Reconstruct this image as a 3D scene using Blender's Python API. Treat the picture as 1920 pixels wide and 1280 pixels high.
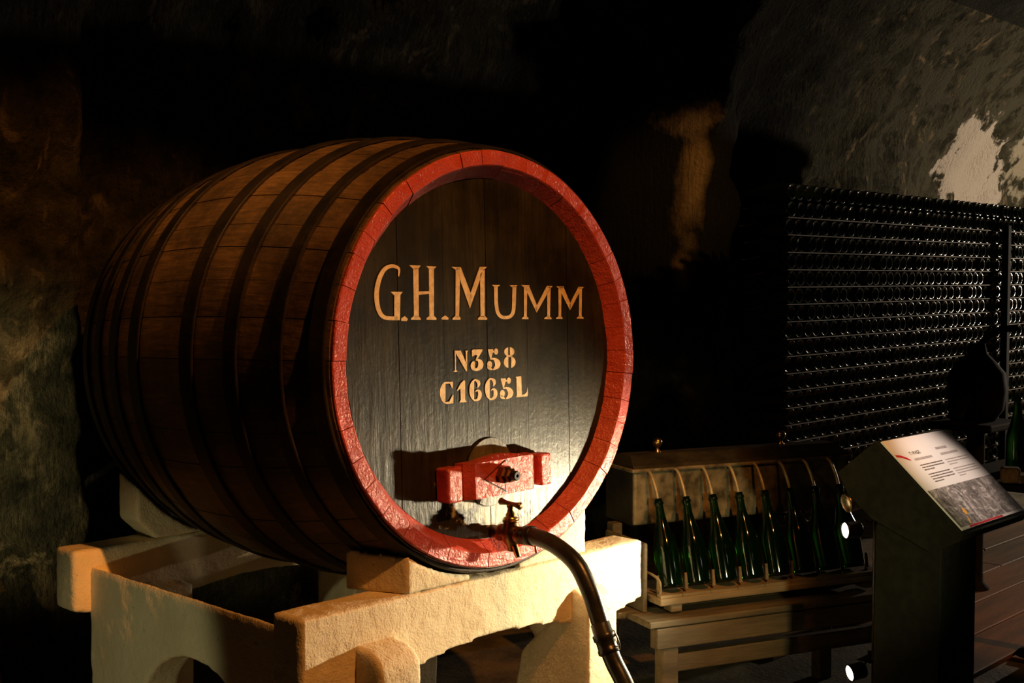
import bpy, bmesh, math, random
from math import sin, cos, pi, radians, sqrt
from mathutils import Vector, Matrix, noise

for o in list(bpy.data.objects):
    bpy.data.objects.remove(o, do_unlink=True)
scene = bpy.context.scene
COL = scene.collection

# ------------------------------------------------------------------ camera
CAM_POS = Vector((-2.643, -2.555, 1.6))
YAW = radians(46.5); F_PIX = 2350.0; HORIZON = 535.0
PITCH = math.atan((640 - HORIZON) / F_PIX)
FWD = Vector((sin(YAW) * cos(PITCH), cos(YAW) * cos(PITCH), -sin(PITCH)))
cam_data = bpy.data.cameras.new('camera')
cam_data.sensor_width = 36.0
cam_data.lens = F_PIX / 1920 * 36.0
cam_data.clip_start = 0.05
cam = bpy.data.objects.new('camera', cam_data)
cam.location = CAM_POS
cam.rotation_euler = FWD.to_track_quat('-Z', 'Y').to_euler()
COL.objects.link(cam)
scene.camera = cam

# ------------------------------------------------------------------ world, exposure
world = bpy.data.worlds.new('cave_dark'); scene.world = world
world.use_nodes = True
bg = world.node_tree.nodes['Background']
bg.inputs[0].default_value = (0.6, 0.8, 0.55, 1); bg.inputs[1].default_value = 0.004
vs = scene.view_settings
vs.view_transform = 'Standard'; vs.look = 'None'; vs.gamma = 1.0; vs.use_curve_mapping = False
vs.exposure = 0.0

# ------------------------------------------------------------------ cellar lights and an added spot outside the frame
def spot(name, loc, aim, power, color, angle, blend=0.6, size=0.03):
    l = bpy.data.lights.new(name, 'SPOT'); l.energy = power; l.color = color
    l.spot_size = radians(angle); l.spot_blend = blend; l.shadow_soft_size = size
    o = bpy.data.objects.new(name, l); o.location = loc
    d = Vector(aim) - Vector(loc); o.rotation_euler = d.to_track_quat('-Z', 'Y').to_euler()
    COL.objects.link(o); return o
def point(name, loc, power, color, size=0.05):
    l = bpy.data.lights.new(name, 'POINT'); l.energy = power; l.color = color; l.shadow_soft_size = size
    o = bpy.data.objects.new(name, l); o.location = loc; COL.objects.link(o); return o

ORANGE = (1.0, 0.36, 0.07)
spot('amber_vault_spot', (-0.45, -2.95, 4.3), (-0.15, 0.4, 1.25), 470, ORANGE, 44, 0.4, 0.04)
spot('amber_beam_spot', (-0.72, -4.1, 3.2), (-0.79, 1.22, 0.60), 1100, ORANGE, 5.2, 0.4, 0.03)
spot('amber_side_spot', (-1.75, 0.55, 3.7), (-0.36, 0.74, 2.1), 120, (1.0, 0.42, 0.10), 40, 1.0, 0.06)
spot('amber_floor_spot', (2.9, -3.0, 3.0), (3.5, -0.2, 0.0), 170, ORANGE, 32, 0.8, 0.05)
spot('amber_wall_spot', (2.0, -1.6, 3.3), (3.60, 1.9, 2.15), 190, (1.0, 0.5, 0.16), 17, 0.9, 0.05)
spot('added_low_spot', (-2.75, -0.15, 0.42), (-0.60, 0.95, 0.50), 27, (0.98, 0.93, 0.50), 23, 0.6, 0.03)  # unseen low spot added to light the stand's side, kept off the cask
spot('wall_wash', (-2.9, 0.35, 1.5), (-0.78, 1.95, 1.08), 230, (1.0, 0.82, 0.42), 28, 0.8, 0.05)
point('gallery_lamp', (8.8, -0.5, 1.6), 320, (1.0, 0.80, 0.60), 0.05)
spot('lectern_reading_spot', (0.78, -1.25, 2.5), (0.80, -1.01, 1.08), 120, (1.0, 0.80, 0.68), 18, 1.0, 0.02)
spot('filler_spot', (-0.8, -2.3, 1.25), (1.2, 0.05, 0.70), 85, (1.0, 0.88, 0.46), 25, 0.7, 0.03)

# ------------------------------------------------------------------ helpers
def link(name, me, mat=None, parent=None, smooth=False):
    o = bpy.data.objects.new(name, me)
    if mat is not None and not me.materials: me.materials.append(mat)
    if smooth:
        for p in me.polygons: p.use_smooth = True
    COL.objects.link(o)
    if parent is not None: o.parent = parent
    return o
def tag(o, label=None, cat=None, group=None, kind=None):
    if label: o['label'] = label
    if cat: o['category'] = cat
    if group: o['group'] = group
    if kind: o['kind'] = kind
    return o
def thing(name, loc, rot=(0, 0, 0), label=None, cat=None, group=None):
    o = bpy.data.objects.new(name, None); o.location = loc; o.rotation_euler = rot
    o.empty_display_size = 0.1
    COL.objects.link(o); return tag(o, label, cat, group)
def mesh(verts, faces, name='mesh', fix=True):
    me = bpy.data.meshes.new(name); me.from_pydata([tuple(v) for v in verts], [], faces)
    if fix:
        bm = bmesh.new(); bm.from_mesh(me); bmesh.ops.recalc_face_normals(bm, faces=bm.faces); bm.to_mesh(me); bm.free()
    me.update(); return me
def box_me(x0, x1, y0, y1, z0, z1, bevel=0.0, seg=2):
    bm = bmesh.new()
    bmesh.ops.create_cube(bm, size=1.0)
    for v in bm.verts:
        v.co = Vector((x0 + (v.co.x + .5) * (x1 - x0), y0 + (v.co.y + .5) * (y1 - y0), z0 + (v.co.z + .5) * (z1 - z0)))
    if bevel: bmesh.ops.bevel(bm, geom=bm.edges[:], offset=bevel, segments=seg, affect='EDGES', profile=0.5)
    bmesh.ops.recalc_face_normals(bm, faces=bm.faces)
    me = bpy.data.meshes.new('box'); bm.to_mesh(me); bm.free(); return me
def lathe_me(prof, seg=24, axis='Z', cap=True):
    """prof: list of (radius, height) along the axis"""
    vs_, fs = [], []
    for r, h in prof:
        for k in range(seg):
            a = 2 * pi * k / seg
            p = (r * cos(a), r * sin(a), h)
            if axis == 'Y': p = (p[0], p[2], p[1])
            elif axis == 'X': p = (p[2], p[0], p[1])
            vs_.append(p)
    n = len(prof)
    for i in range(n - 1):
        for k in range(seg):
            k2 = (k + 1) % seg
            fs.append((i * seg + k, i * seg + k2, (i + 1) * seg + k2, (i + 1) * seg + k))
    if cap:
        fs.append(tuple(range(seg))); fs.append(tuple((n - 1) * seg + k for k in range(seg)))
    return mesh(vs_, fs, 'lathe')
def spline(pts, n=6):
    P = [Vector(p) for p in pts]; out = []
    for i in range(len(P) - 1):
        p0 = P[max(i - 1, 0)]; p1 = P[i]; p2 = P[i + 1]; p3 = P[min(i + 2, len(P) - 1)]
        for k in range(n):
            t = k / n
            out.append(0.5 * (2 * p1 + (p2 - p0) * t + (2 * p0 - 5 * p1 + 4 * p2 - p3) * t * t + (3 * p1 - p0 - 3 * p2 + p3) * t ** 3))
    out.append(P[-1]); return out
def tube_me(path, rad, seg=12):
    """rad: number or function of index fraction"""
    P = [Vector(p) for p in path]; n = len(P)
    ref = Vector((0.13, 0.21, 0.97)); vs_, fs = [], []
    t_prev = None; u = None
    for i, p in enumerate(P):
        t = (P[min(i + 1, n - 1)] - P[max(i - 1, 0)]).normalized()
        if u is None:
            u = t.cross(ref).normalized()
        else:
            u = (u - t * u.dot(t)).normalized()
        w = t.cross(u)
        r = rad(i / (n - 1)) if callable(rad) else rad
        for k in range(seg):
            a = 2 * pi * k / seg
            vs_.append(p + u * (r * cos(a)) + w * (r * sin(a)))
    for i in range(n - 1):
        for k in range(seg):
            k2 = (k + 1) % seg
            fs.append((i * seg + k, i * seg + k2, (i + 1) * seg + k2, (i + 1) * seg + k))
    fs.append(tuple(range(seg))); fs.append(tuple((n - 1) * seg + k for k in range(seg)))
    return mesh(vs_, fs, 'tube')
def loft_me(A, B):
    """closed solid between two polygons (lists of 3-D points, equal length)"""
    n = len(A); vs_ = list(A) + list(B)
    fs = [tuple(range(n)), tuple(range(n, 2 * n))]
    for i in range(n): fs.append((i, (i + 1) % n, n + (i + 1) % n, n + i))
    return mesh(vs_, fs, 'loft')
def join_me(meshes):
    bm = bmesh.new()
    for m in meshes: bm.from_mesh(m)
    me = bpy.data.meshes.new('joined'); bm.to_mesh(me); bm.free(); return me
def xform(me, M):
    me.transform(M); return me
def sstep(a, b, x):
    t = min(1, max(0, (x - a) / (b - a))); return t * t * (3 - 2 * t)

# ------------------------------------------------------------------ materials
def new_mat(name):
    m = bpy.data.materials.new(name); m.use_nodes = True
    nt = m.node_tree; b = nt.nodes['Principled BSDF']
    return m, nt, b
def N(nt, kind, **kw):
    n = nt.nodes.new(kind)
    for k, v in kw.items():
        if k.startswith('i_'):
            key = k[2:]; key = int(key) if key.isdigit() else key.replace('_', ' ')
            n.inputs[key].default_value = v
        else: setattr(n, k, v)
    return n
def coords(nt, scale=(1, 1, 1), kind='Object'):
    tc = N(nt, 'ShaderNodeTexCoord'); mp = N(nt, 'ShaderNodeMapping')
    mp.inputs['Scale'].default_value = scale
    nt.links.new(tc.outputs[kind], mp.inputs['Vector']); return mp.outputs['Vector']
def noise_tex(nt, vec, scale, detail=4, rough=0.6, dist=0.0):
    n = N(nt, 'ShaderNodeTexNoise'); n.inputs['Scale'].default_value = scale
    n.inputs['Detail'].default_value = detail; n.inputs['Roughness'].default_value = rough; n.inputs['Distortion'].default_value = dist
    nt.links.new(vec, n.inputs['Vector']); return n.outputs['Fac']
def ramp(nt, fac, stops):
    r = N(nt, 'ShaderNodeValToRGB'); cr = r.color_ramp
    while len(cr.elements) < len(stops): cr.elements.new(0.5)
    for e, (p, c) in zip(cr.elements, stops):
        e.position = p; e.color = (c, c, c, 1) if isinstance(c, (int, float)) else (*c, 1)
    nt.links.new(fac, r.inputs[0]); return r.outputs[0]
def mixc(nt, fac, a, b, blend='MIX'):
    m = N(nt, 'ShaderNodeMix', data_type='RGBA', blend_type=blend)
    for s, v in ((0, fac), (6, a), (7, b)):
        if hasattr(v, 'is_output'): nt.links.new(v, m.inputs[s])
        elif s == 0: m.inputs[0].default_value = v
        else: m.inputs[s].default_value = (*v, 1)
    return m.outputs[2]
def math_n(nt, op, a, b=0.0):
    m = N(nt, 'ShaderNodeMath', operation=op)
    for s, v in ((0, a), (1, b)):
        if hasattr(v, 'is_output'): nt.links.new(v, m.inputs[s])
        else: m.inputs[s].default_value = v
    return m.outputs[0]
def bump(nt, b, height, strength=0.3, dist=0.01):
    n = N(nt, 'ShaderNodeBump'); n.inputs['Strength'].default_value = strength; n.inputs['Distance'].default_value = dist
    nt.links.new(height, n.inputs['Height']); nt.links.new(n.outputs[0], b.inputs['Normal'])
def setc(nt, b, v):
    if hasattr(v, 'is_output'): nt.links.new(v, b.inputs['Base Color'])
    else: b.inputs['Base Color'].default_value = (*v, 1)
def simple_mat(name, c1, c2, scale=12, rough=0.6, metal=0.0, bumps=0.15, bscale=60, stretch=(1, 1, 1), bdist=0.004, coat=0.0, lo=0.35, hi=0.65):
    m, nt, b = new_mat(name)
    v = coords(nt, stretch)
    f = noise_tex(nt, v, scale, 5)
    setc(nt, b, ramp(nt, f, [(lo, c1), (hi, c2)]))
    b.inputs['Roughness'].default_value = rough; b.inputs['Metallic'].default_value = metal
    b.inputs['Coat Weight'].default_value = coat
    if bumps: bump(nt, b, noise_tex(nt, v, bscale, 4), bumps, bdist)
    return m

def rock_mat(name, dark, mid, pale, fleck_lo=0.60, fleck_hi=0.72, patches=()):
    m, nt, b = new_mat(name)
    v = coords(nt, (1, 1, 1))
    vv = coords(nt, (3.0, 3.0, 0.35))
    big = noise_tex(nt, v, 1.3, 5, 0.65)
    flk = noise_tex(nt, coords(nt, (1.6, 1.6, 1.0)), 4.5, 7, 0.62, 0.6)
    base = ramp(nt, noise_tex(nt, v, 9, 6, 0.7), [(0.3, dark), (0.72, mid)])
    gate = ramp(nt, big, [(0.42, 0.0), (0.62, 1.0)])
    flecks = math_n(nt, 'MULTIPLY', ramp(nt, flk, [(fleck_lo, 0.0), (fleck_hi, 1.0)]), gate)
    col = mixc(nt, flecks, base, pale)
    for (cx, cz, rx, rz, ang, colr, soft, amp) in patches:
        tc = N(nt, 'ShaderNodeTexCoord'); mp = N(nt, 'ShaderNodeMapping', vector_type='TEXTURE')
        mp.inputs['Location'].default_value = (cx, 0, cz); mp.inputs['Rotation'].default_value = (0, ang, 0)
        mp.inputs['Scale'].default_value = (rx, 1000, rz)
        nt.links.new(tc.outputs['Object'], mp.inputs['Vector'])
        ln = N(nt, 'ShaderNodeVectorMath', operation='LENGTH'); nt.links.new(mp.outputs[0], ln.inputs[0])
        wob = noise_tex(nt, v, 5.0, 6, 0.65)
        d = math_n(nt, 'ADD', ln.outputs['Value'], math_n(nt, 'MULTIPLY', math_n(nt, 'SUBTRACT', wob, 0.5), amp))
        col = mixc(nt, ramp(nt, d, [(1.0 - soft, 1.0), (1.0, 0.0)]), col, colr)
    setc(nt, b, col)
    b.inputs['Roughness'].default_value = 0.95; b.inputs['Specular IOR Level'].default_value = 0.15
    w = N(nt, 'ShaderNodeTexNoise'); w.inputs['Scale'].default_value = 14; w.inputs['Detail'].default_value = 6
    nt.links.new(vv, w.inputs['Vector'])
    h = math_n(nt, 'ADD', math_n(nt, 'MULTIPLY', w.outputs['Fac'], 0.7), noise_tex(nt, v, 30, 6, 0.7))
    bump(nt, b, h, 0.9, 0.05)
    return m

M = {}
M['rock'] = rock_mat('grimy_chalk_painted_light', (0.008, 0.010, 0.006), (0.085, 0.075, 0.042), (0.30, 0.23, 0.13), 0.53, 0.64,
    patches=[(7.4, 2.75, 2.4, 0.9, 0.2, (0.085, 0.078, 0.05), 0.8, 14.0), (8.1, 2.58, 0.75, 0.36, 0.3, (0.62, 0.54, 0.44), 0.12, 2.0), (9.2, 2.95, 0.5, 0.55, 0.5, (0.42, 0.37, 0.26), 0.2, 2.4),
             (3.3, 2.3, 1.5, 1.5, 0.0, (0.018, 0.016, 0.010), 0.4, 1.5), (4.4, 2.8, 1.2, 1.3, 0.0, (0.018, 0.017, 0.012), 0.6, 2.5),  # dark ovals paint shade around the streak and left of the gallery
             (3.605, 2.22, 0.065, 0.46, 0.06, (0.40, 0.27, 0.12), 0.8, 1.4), (3.565, 1.68, 0.04, 0.15, 0.0, (0.40, 0.25, 0.09), 0.8, 1.4), (3.60, 2.58, 0.13, 0.11, 0.0, (0.34, 0.24, 0.14), 0.8, 2.4)])  # orange light on the buttress edge painted into the chalk colour
M['vault'] = rock_mat('sooty_chalk_vault', (0.010, 0.012, 0.009), (0.035, 0.034, 0.024), (0.16, 0.13, 0.09), 0.64, 0.75)
M['floor'] = simple_mat('damp_stone_floor', (0.05, 0.045, 0.03), (0.16, 0.13, 0.08), 5, 0.75, 0, 0.5, 40, bdist=0.01)
M['board'] = simple_mat('worn_floor_board', (0.10, 0.052, 0.018), (0.20, 0.105, 0.038), 3, 0.7, 0, 0.3, 30, (0.5, 4, 4))

def concrete_mat():
    m, nt, b = new_mat('cream_painted_concrete')
    v = coords(nt)
    base = ramp(nt, noise_tex(nt, v, 3.5, 5), [(0.3, (0.66, 0.55, 0.36)), (0.7, (0.80, 0.70, 0.50))])
    spots = ramp(nt, noise_tex(nt, v, 38, 3, 0.5), [(0.69, 0.0), (0.76, 1.0)])
    col = mixc(nt, math_n(nt, 'MULTIPLY', spots, 0.6), base, (0.30, 0.20, 0.09))
    grime = ramp(nt, noise_tex(nt, v, 6, 7, 0.7), [(0.60, 0.0), (0.75, 1.0)])
    col = mixc(nt, math_n(nt, 'MULTIPLY', grime, 0.35), col, (0.34, 0.27, 0.16))
    setc(nt, b, col); b.inputs['Roughness'].default_value = 0.85; b.inputs['Specular IOR Level'].default_value = 0.25
    h = math_n(nt, 'ADD', noise_tex(nt, v, 26, 5, 0.6), math_n(nt, 'MULTIPLY', noise_tex(nt, v, 150, 3), 0.35))
    bump(nt, b, h, 0.55, 0.012)
    return m
M['concrete'] = concrete_mat()

def oak_mat(name, c_dark, c_light, stretch, rough=0.55, worn=None, rnd=0.35, spec=0.5):
    m, nt, b = new_mat(name)
    v = coords(nt, stretch)
    vn = coords(nt, (1, 1, 1))
    grain = noise_tex(nt, v, 16, 6, 0.65, 0.3)
    blot = noise_tex(nt, vn, 4.5, 6, 0.65)
    col = ramp(nt, grain, [(0.28, c_dark), (0.72, c_light)])
    col = mixc(nt, ramp(nt, blot, [(0.38, 0.75), (0.62, 0.0)]), col, tuple(x * 0.35 for x in c_dark))
    oi = N(nt, 'ShaderNodeObjectInfo')
    r = ramp(nt, oi.outputs['Random'], [(0.0, 1.0 - rnd), (1.0, 1.0)])
    col = mixc(nt, 1.0, col, r, 'MULTIPLY')
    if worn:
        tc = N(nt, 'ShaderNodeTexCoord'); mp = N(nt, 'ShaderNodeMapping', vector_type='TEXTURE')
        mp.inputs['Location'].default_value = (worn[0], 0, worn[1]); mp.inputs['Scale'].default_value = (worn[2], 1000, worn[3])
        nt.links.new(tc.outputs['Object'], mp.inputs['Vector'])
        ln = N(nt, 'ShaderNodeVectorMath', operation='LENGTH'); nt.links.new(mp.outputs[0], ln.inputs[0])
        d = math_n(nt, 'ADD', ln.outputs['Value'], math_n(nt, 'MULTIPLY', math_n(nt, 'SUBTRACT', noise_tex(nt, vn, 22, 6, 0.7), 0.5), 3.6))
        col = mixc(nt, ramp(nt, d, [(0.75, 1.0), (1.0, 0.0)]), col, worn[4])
    setc(nt, b, col); b.inputs['Roughness'].default_value = rough; b.inputs['Specular IOR Level'].default_value = spec
    h = math_n(nt, 'ADD', grain, math_n(nt, 'MULTIPLY', noise_tex(nt, vn, 55, 4), 0.5))
    bump(nt, b, h, 0.5, 0.004)
    return m
M['stave'] = oak_mat('dark_stave_oak', (0.065, 0.038, 0.014), (0.24, 0.135, 0.05), (5, 0.5, 5), 0.55, spec=0.5)
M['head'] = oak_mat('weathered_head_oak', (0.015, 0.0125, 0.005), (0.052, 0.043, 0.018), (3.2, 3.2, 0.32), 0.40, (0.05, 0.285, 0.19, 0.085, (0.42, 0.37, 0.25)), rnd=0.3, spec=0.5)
M['door'] = oak_mat('pale_door_oak', (0.10, 0.085, 0.05), (0.22, 0.19, 0.12), (3.2, 3.2, 0.5), 0.4, rnd=0.0)
M['iron'] = simple_mat('blackened_hoop_iron', (0.010, 0.008, 0.006), (0.035, 0.024, 0.014), 9, 0.55, 0.6, 0.4, 45)
def red_mat():
    m, nt, b = new_mat('glossy_red_paint')
    v = coords(nt)
    setc(nt, b, ramp(nt, noise_tex(nt, v, 14, 5), [(0.3, (0.46, 0.060, 0.045)), (0.7, (0.62, 0.100, 0.075))]))
    b.inputs['Roughness'].default_value = 0.22
    h = math_n(nt, 'ADD', noise_tex(nt, coords(nt, (1, 0.4, 1)), 55, 3), math_n(nt, 'MULTIPLY', noise_tex(nt, v, 140, 3), 0.9))
    bump(nt, b, h, 0.6, 0.006)
    return m
M['red'] = red_mat()
M['cream_paint'] = simple_mat('cream_letter_paint', (0.62, 0.43, 0.20), (0.86, 0.66, 0.36), 60, 0.5, 0, 0.2, 150)
M['brass'] = simple_mat('old_tap_brass', (0.34, 0.19, 0.05), (0.62, 0.40, 0.12), 20, 0.28, 1.0, 0.2, 60)
M['bronze'] = simple_mat('dark_tap_bronze', (0.10, 0.045, 0.015), (0.26, 0.13, 0.045), 25, 0.35, 0.9, 0.3, 80)
M['black_iron'] = simple_mat('black_iron', (0.012, 0.011, 0.010), (0.04, 0.036, 0.03), 30, 0.4, 0.7, 0.2, 80)
M['hose'] = simple_mat('black_hose_rubber', (0.012, 0.013, 0.012), (0.035, 0.036, 0.03), 18, 0.32, 0.0, 0.15, 60)
M['steel'] = simple_mat('dull_steel', (0.30, 0.26, 0.20), (0.55, 0.50, 0.42), 20, 0.32, 1.0, 0.1, 60)
M['zinc'] = simple_mat('tarnished_tank_zinc', (0.07, 0.06, 0.032), (0.34, 0.28, 0.17), 15, 0.6, 0.35, 0.4, 40)
M['dark_zinc'] = simple_mat('dark_lid_metal', (0.02, 0.018, 0.012), (0.06, 0.05, 0.03), 11, 0.55, 0.4, 0.3, 40)
M['pine'] = simple_mat('old_frame_wood', (0.15, 0.115, 0.06), (0.34, 0.26, 0.14), 6, 0.7, 0, 0.4, 40, (0.4, 3, 3))
M['dark_wood'] = simple_mat('dark_frame_wood', (0.07, 0.055, 0.028), (0.16, 0.12, 0.06), 6, 0.7, 0, 0.4, 40, (0.4, 3, 3))
M['rail'] = simple_mat('worn_rail_wood', (0.06, 0.045, 0.02), (0.15, 0.11, 0.055), 6, 0.7, 0, 0.5, 40, (0.4, 3, 3))
M['lath'] = simple_mat('pale_lath_wood', (0.10, 0.072, 0.036), (0.19, 0.135, 0.07), 6, 0.7, 0, 0.2, 40)
M['black'] = simple_mat('matt_black_board', (0.006, 0.0065, 0.0035), (0.012, 0.012, 0.0065), 40, 0.8, 0, 0.1, 200)
M['black'].node_tree.nodes['Principled BSDF'].inputs['Specular IOR Level'].default_value = 0.12
M['cork'] = simple_mat('cork_brown', (0.35, 0.22, 0.10), (0.55, 0.36, 0.18), 40, 0.8, 0, 0.3, 80)
M['tube'] = simple_mat('tarnished_tin_tube', (0.34, 0.28, 0.17), (0.55, 0.47, 0.30), 20, 0.45, 0.3, 0.1, 60)
def glass_mat(name, col, trans, rough=0.06):
    m, nt, b = new_mat(name)
    v = coords(nt); setc(nt, b, ramp(nt, noise_tex(nt, v, 8, 2), [(0.3, tuple(c * 0.8 for c in col)), (0.7, col)]))
    b.inputs['Roughness'].default_value = rough; b.inputs['Transmission Weight'].default_value = trans
    b.inputs['IOR'].default_value = 1.5
    return m
M['glass'] = glass_mat('green_bottle_glass', (0.010, 0.070, 0.006), 0.92, 0.09)
M['stack_glass'] = glass_mat('dusty_dark_bottle_glass', (0.012, 0.022, 0.012), 0.0, 0.13)
def emit_mat(name, col, s):
    m, nt, b = new_mat(name)
    b.inputs['Base Color'].default_value = (*col, 1)
    b.inputs['Emission Color'].default_value = (*col, 1); b.inputs['Emission Strength'].default_value = s
    return m
M['bulb'] = emit_mat('lit_lamp_lens', (1.0, 0.93, 0.78), 12)
NAME_PAINT = [[[-3402,2412],[-3386,2461],[-3434,2465],[-3436,2415]],[[-3386,2461],[-3367,2530],[-3430,2533],[-3434,2465]],[[-3367,2530],[-3358,2595],[-3436,2587],[-3430,2533]],[[-3358,2595],[-3368,2641],[-3450,2610],[-3436,2587]],[[-3368,2641],[-3397,2677],[-3466,2619],[-3450,2610]],[[-3397,2677],[-3441,2706],[-3496,2628],[-3466,2619]],[[-3441,2706],[-3501,2728],[-3541,2641],[-3496,2628]],[[-3501,2728],[-3577,2745],[-3597,2650],[-3541,2641]],[[-3577,2745],[-3665,2748],[-3656,2649],[-3597,2650]],[[-3665,2748],[-3755,2735],[-3720,2636],[-3656,2649]],[[-3755,2735],[-3850,2708],[-3789,2613],[-3720,2636]],[[-3850,2708],[-3944,2661],[-3850,2578],[-3789,2613]],[[-3944,2661],[-4021,2594],[-3902,2528],[-3850,2578]],[[-4021,2594],[-4086,2516],[-3953,2461],[-3902,2528]],[[-4086,2516],[-4144,2427],[-4001,2381],[-3953,2461]],[[-4144,2427],[-4192,2330],[-4043,2293],[-4001,2381]],[[-4192,2330],[-4234,2226],[-4078,2196],[-4043,2293]],[[-4234,2226],[-4266,2117],[-4105,2097],[-4078,2196]],[[-4266,2117],[-4285,2014],[-4122,2003],[-4105,2097]],[[-4285,2014],[-4293,1910],[-4129,1908],[-4122,2003]],[[-4293,1910],[-4293,1809],[-4130,1814],[-4129,1908]],[[-4293,1809],[-4285,1713],[-4125,1726],[-4130,1814]],[[-4285,1713],[-4268,1620],[-4113,1641],[-4125,1726]],[[-4268,1620],[-4244,1532],[-4093,1563],[-4113,1641]],[[-4244,1532],[-4212,1455],[-4070,1496],[-4093,1563]],[[-4212,1455],[-4171,1385],[-4041,1439],[-4070,1496]],[[-4171,1385],[-4117,1323],[-4004,1393],[-4041,1439]],[[-4117,1323],[-4055,1276],[-3968,1363],[-4004,1393]],[[-4055,1276],[-3982,1243],[-3926,1342],[-3968,1363]],[[-3982,1243],[-3886,1220],[-3860,1324],[-3926,1342]],[[-3886,1220],[-3751,1208],[-3742,1314],[-3860,1324]],[[-3751,1208],[-3600,1204],[-3596,1310],[-3742,1314]],[[-3600,1204],[-3489,1201],[-3486,1308],[-3596,1310]],[[-3589,1907],[-3373,1906],[-3411,1203],[-3609,1207]],[[-3715,1990],[-3284,1989],[-3383,1889],[-3590,1890]],[[-3234,1317],[-3118,1231],[-3164,1172],[-3360,1186],[-3358,1253]],[[-2888,2646],[-2693,2648],[-2719,1275],[-2897,1278]],[[-3031,2732],[-2611,2723],[-2703,2621],[-2880,2619]],[[-2896,1312],[-2732,1309],[-2645,1229],[-2664,1196],[-3009,1209],[-3008,1246]],[[-2307,2652],[-2117,2653],[-2157,1265],[-2329,1268]],[[-2405,2712],[-2015,2702],[-2108,2636],[-2308,2634]],[[-2328,1302],[-2147,1299],[-2057,1225],[-2077,1184],[-2439,1198],[-2429,1246]],[[-2712,1997],[-2317,2003],[-2319,1927],[-2701,1902]],[[-1724,1309],[-1596,1230],[-1616,1182],[-1861,1194],[-1874,1235]],[[-1283,2661],[-1118,2488],[-1192,1247],[-1333,1250]],[[-1456,2701],[-1103,2698],[-1144,2600],[-1285,2620]],[[-1283,2689],[-1084,2691],[-664,1838],[-755,1497]],[[-755,1497],[-785,1804],[-333,2706],[-153,2672]],[[-320,2493],[-129,2637],[-170,1229],[-336,1232]],[[-333,2713],[-29,2716],[-129,2644],[-301,2635]],[[-1332,1285],[-1191,1282],[-1126,1215],[-1147,1173],[-1443,1179],[-1442,1221]],[[-335,1268],[-159,1265],[-62,1188],[-83,1146],[-441,1160],[-440,1202]],[[154,2181],[505,2181],[393,2120],[252,2120]],[[886,2174],[1230,2174],[1156,2116],[992,2116]],[[238,2137],[238,2062],[389,2064],[388,2139]],[[238,2062],[239,1955],[389,1957],[389,2064]],[[239,1955],[240,1850],[390,1851],[389,1957]],[[240,1850],[239,1764],[389,1764],[390,1851]],[[239,1764],[238,1680],[388,1683],[389,1764]],[[238,1680],[243,1594],[393,1602],[388,1683]],[[243,1594],[255,1509],[402,1522],[393,1602]],[[255,1509],[273,1425],[417,1445],[402,1522]],[[273,1425],[303,1346],[440,1381],[417,1445]],[[303,1346],[346,1283],[469,1337],[440,1381]],[[346,1283],[400,1233],[505,1302],[469,1337]],[[400,1233],[463,1194],[544,1277],[505,1302]],[[463,1194],[533,1168],[581,1263],[544,1277]],[[533,1168],[606,1156],[625,1256],[581,1263]],[[606,1156],[678,1153],[681,1254],[625,1256]],[[678,1153],[753,1153],[742,1254],[681,1254]],[[753,1153],[837,1161],[801,1260],[742,1254]],[[837,1161],[920,1185],[848,1273],[801,1260]],[[920,1185],[989,1223],[884,1295],[848,1273]],[[989,1223],[1044,1273],[917,1326],[884,1295]],[[1044,1273],[1087,1338],[945,1370],[917,1326]],[[1087,1338],[1112,1415],[963,1431],[945,1370]],[[1112,1415],[1126,1500],[974,1509],[963,1431]],[[1126,1500],[1136,1587],[982,1594],[974,1509]],[[1136,1587],[1145,1669],[989,1675],[982,1594]],[[1145,1669],[1150,1754],[993,1757],[989,1675]],[[1150,1754],[1156,1844],[997,1848],[993,1757]],[[1156,1844],[1164,1948],[1003,1952],[997,1848]],[[1164,1948],[1172,2057],[1009,2060],[1003,1952]],[[1172,2057],[1178,2136],[1013,2139],[1009,2060]],[[1386,2181],[1753,2174],[1678,2108],[1505,2108]],[[1505,2137],[1646,2093],[1599,1198],[1484,1200]],[[1506,2167],[1716,2167],[2095,1487],[2038,1327]],[[2038,1327],[1999,1488],[2519,2156],[2708,2118]],[[2529,1950],[2687,2118],[2627,1179],[2508,1182]],[[2519,2152],[2775,2144],[2685,2080],[2533,2081]],[[1485,1226],[1600,1224],[1683,1163],[1661,1134],[1388,1146],[1400,1176]],[[2497,1208],[2628,1206],[2708,1144],[2691,1114],[2365,1128],[2382,1165]],[[2940,2137],[3306,2129],[3231,2068],[3048,2069]],[[3038,2091],[3175,2042],[3139,1170],[3023,1172]],[[3038,2118],[3272,2117],[3609,1544],[3554,1381]],[[3554,1381],[3514,1545],[3967,2113],[4138,2090]],[[4002,1944],[4138,2078],[4094,1153],[3968,1156]],[[3950,2121],[4237,2113],[4137,2051],[3982,2059]],[[3024,1199],[3140,1197],[3211,1143],[3188,1113],[2889,1126],[2912,1156]],[[3969,1183],[4107,1180],[4198,1132],[4185,1102],[3853,1115],[3877,1146]]]
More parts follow.
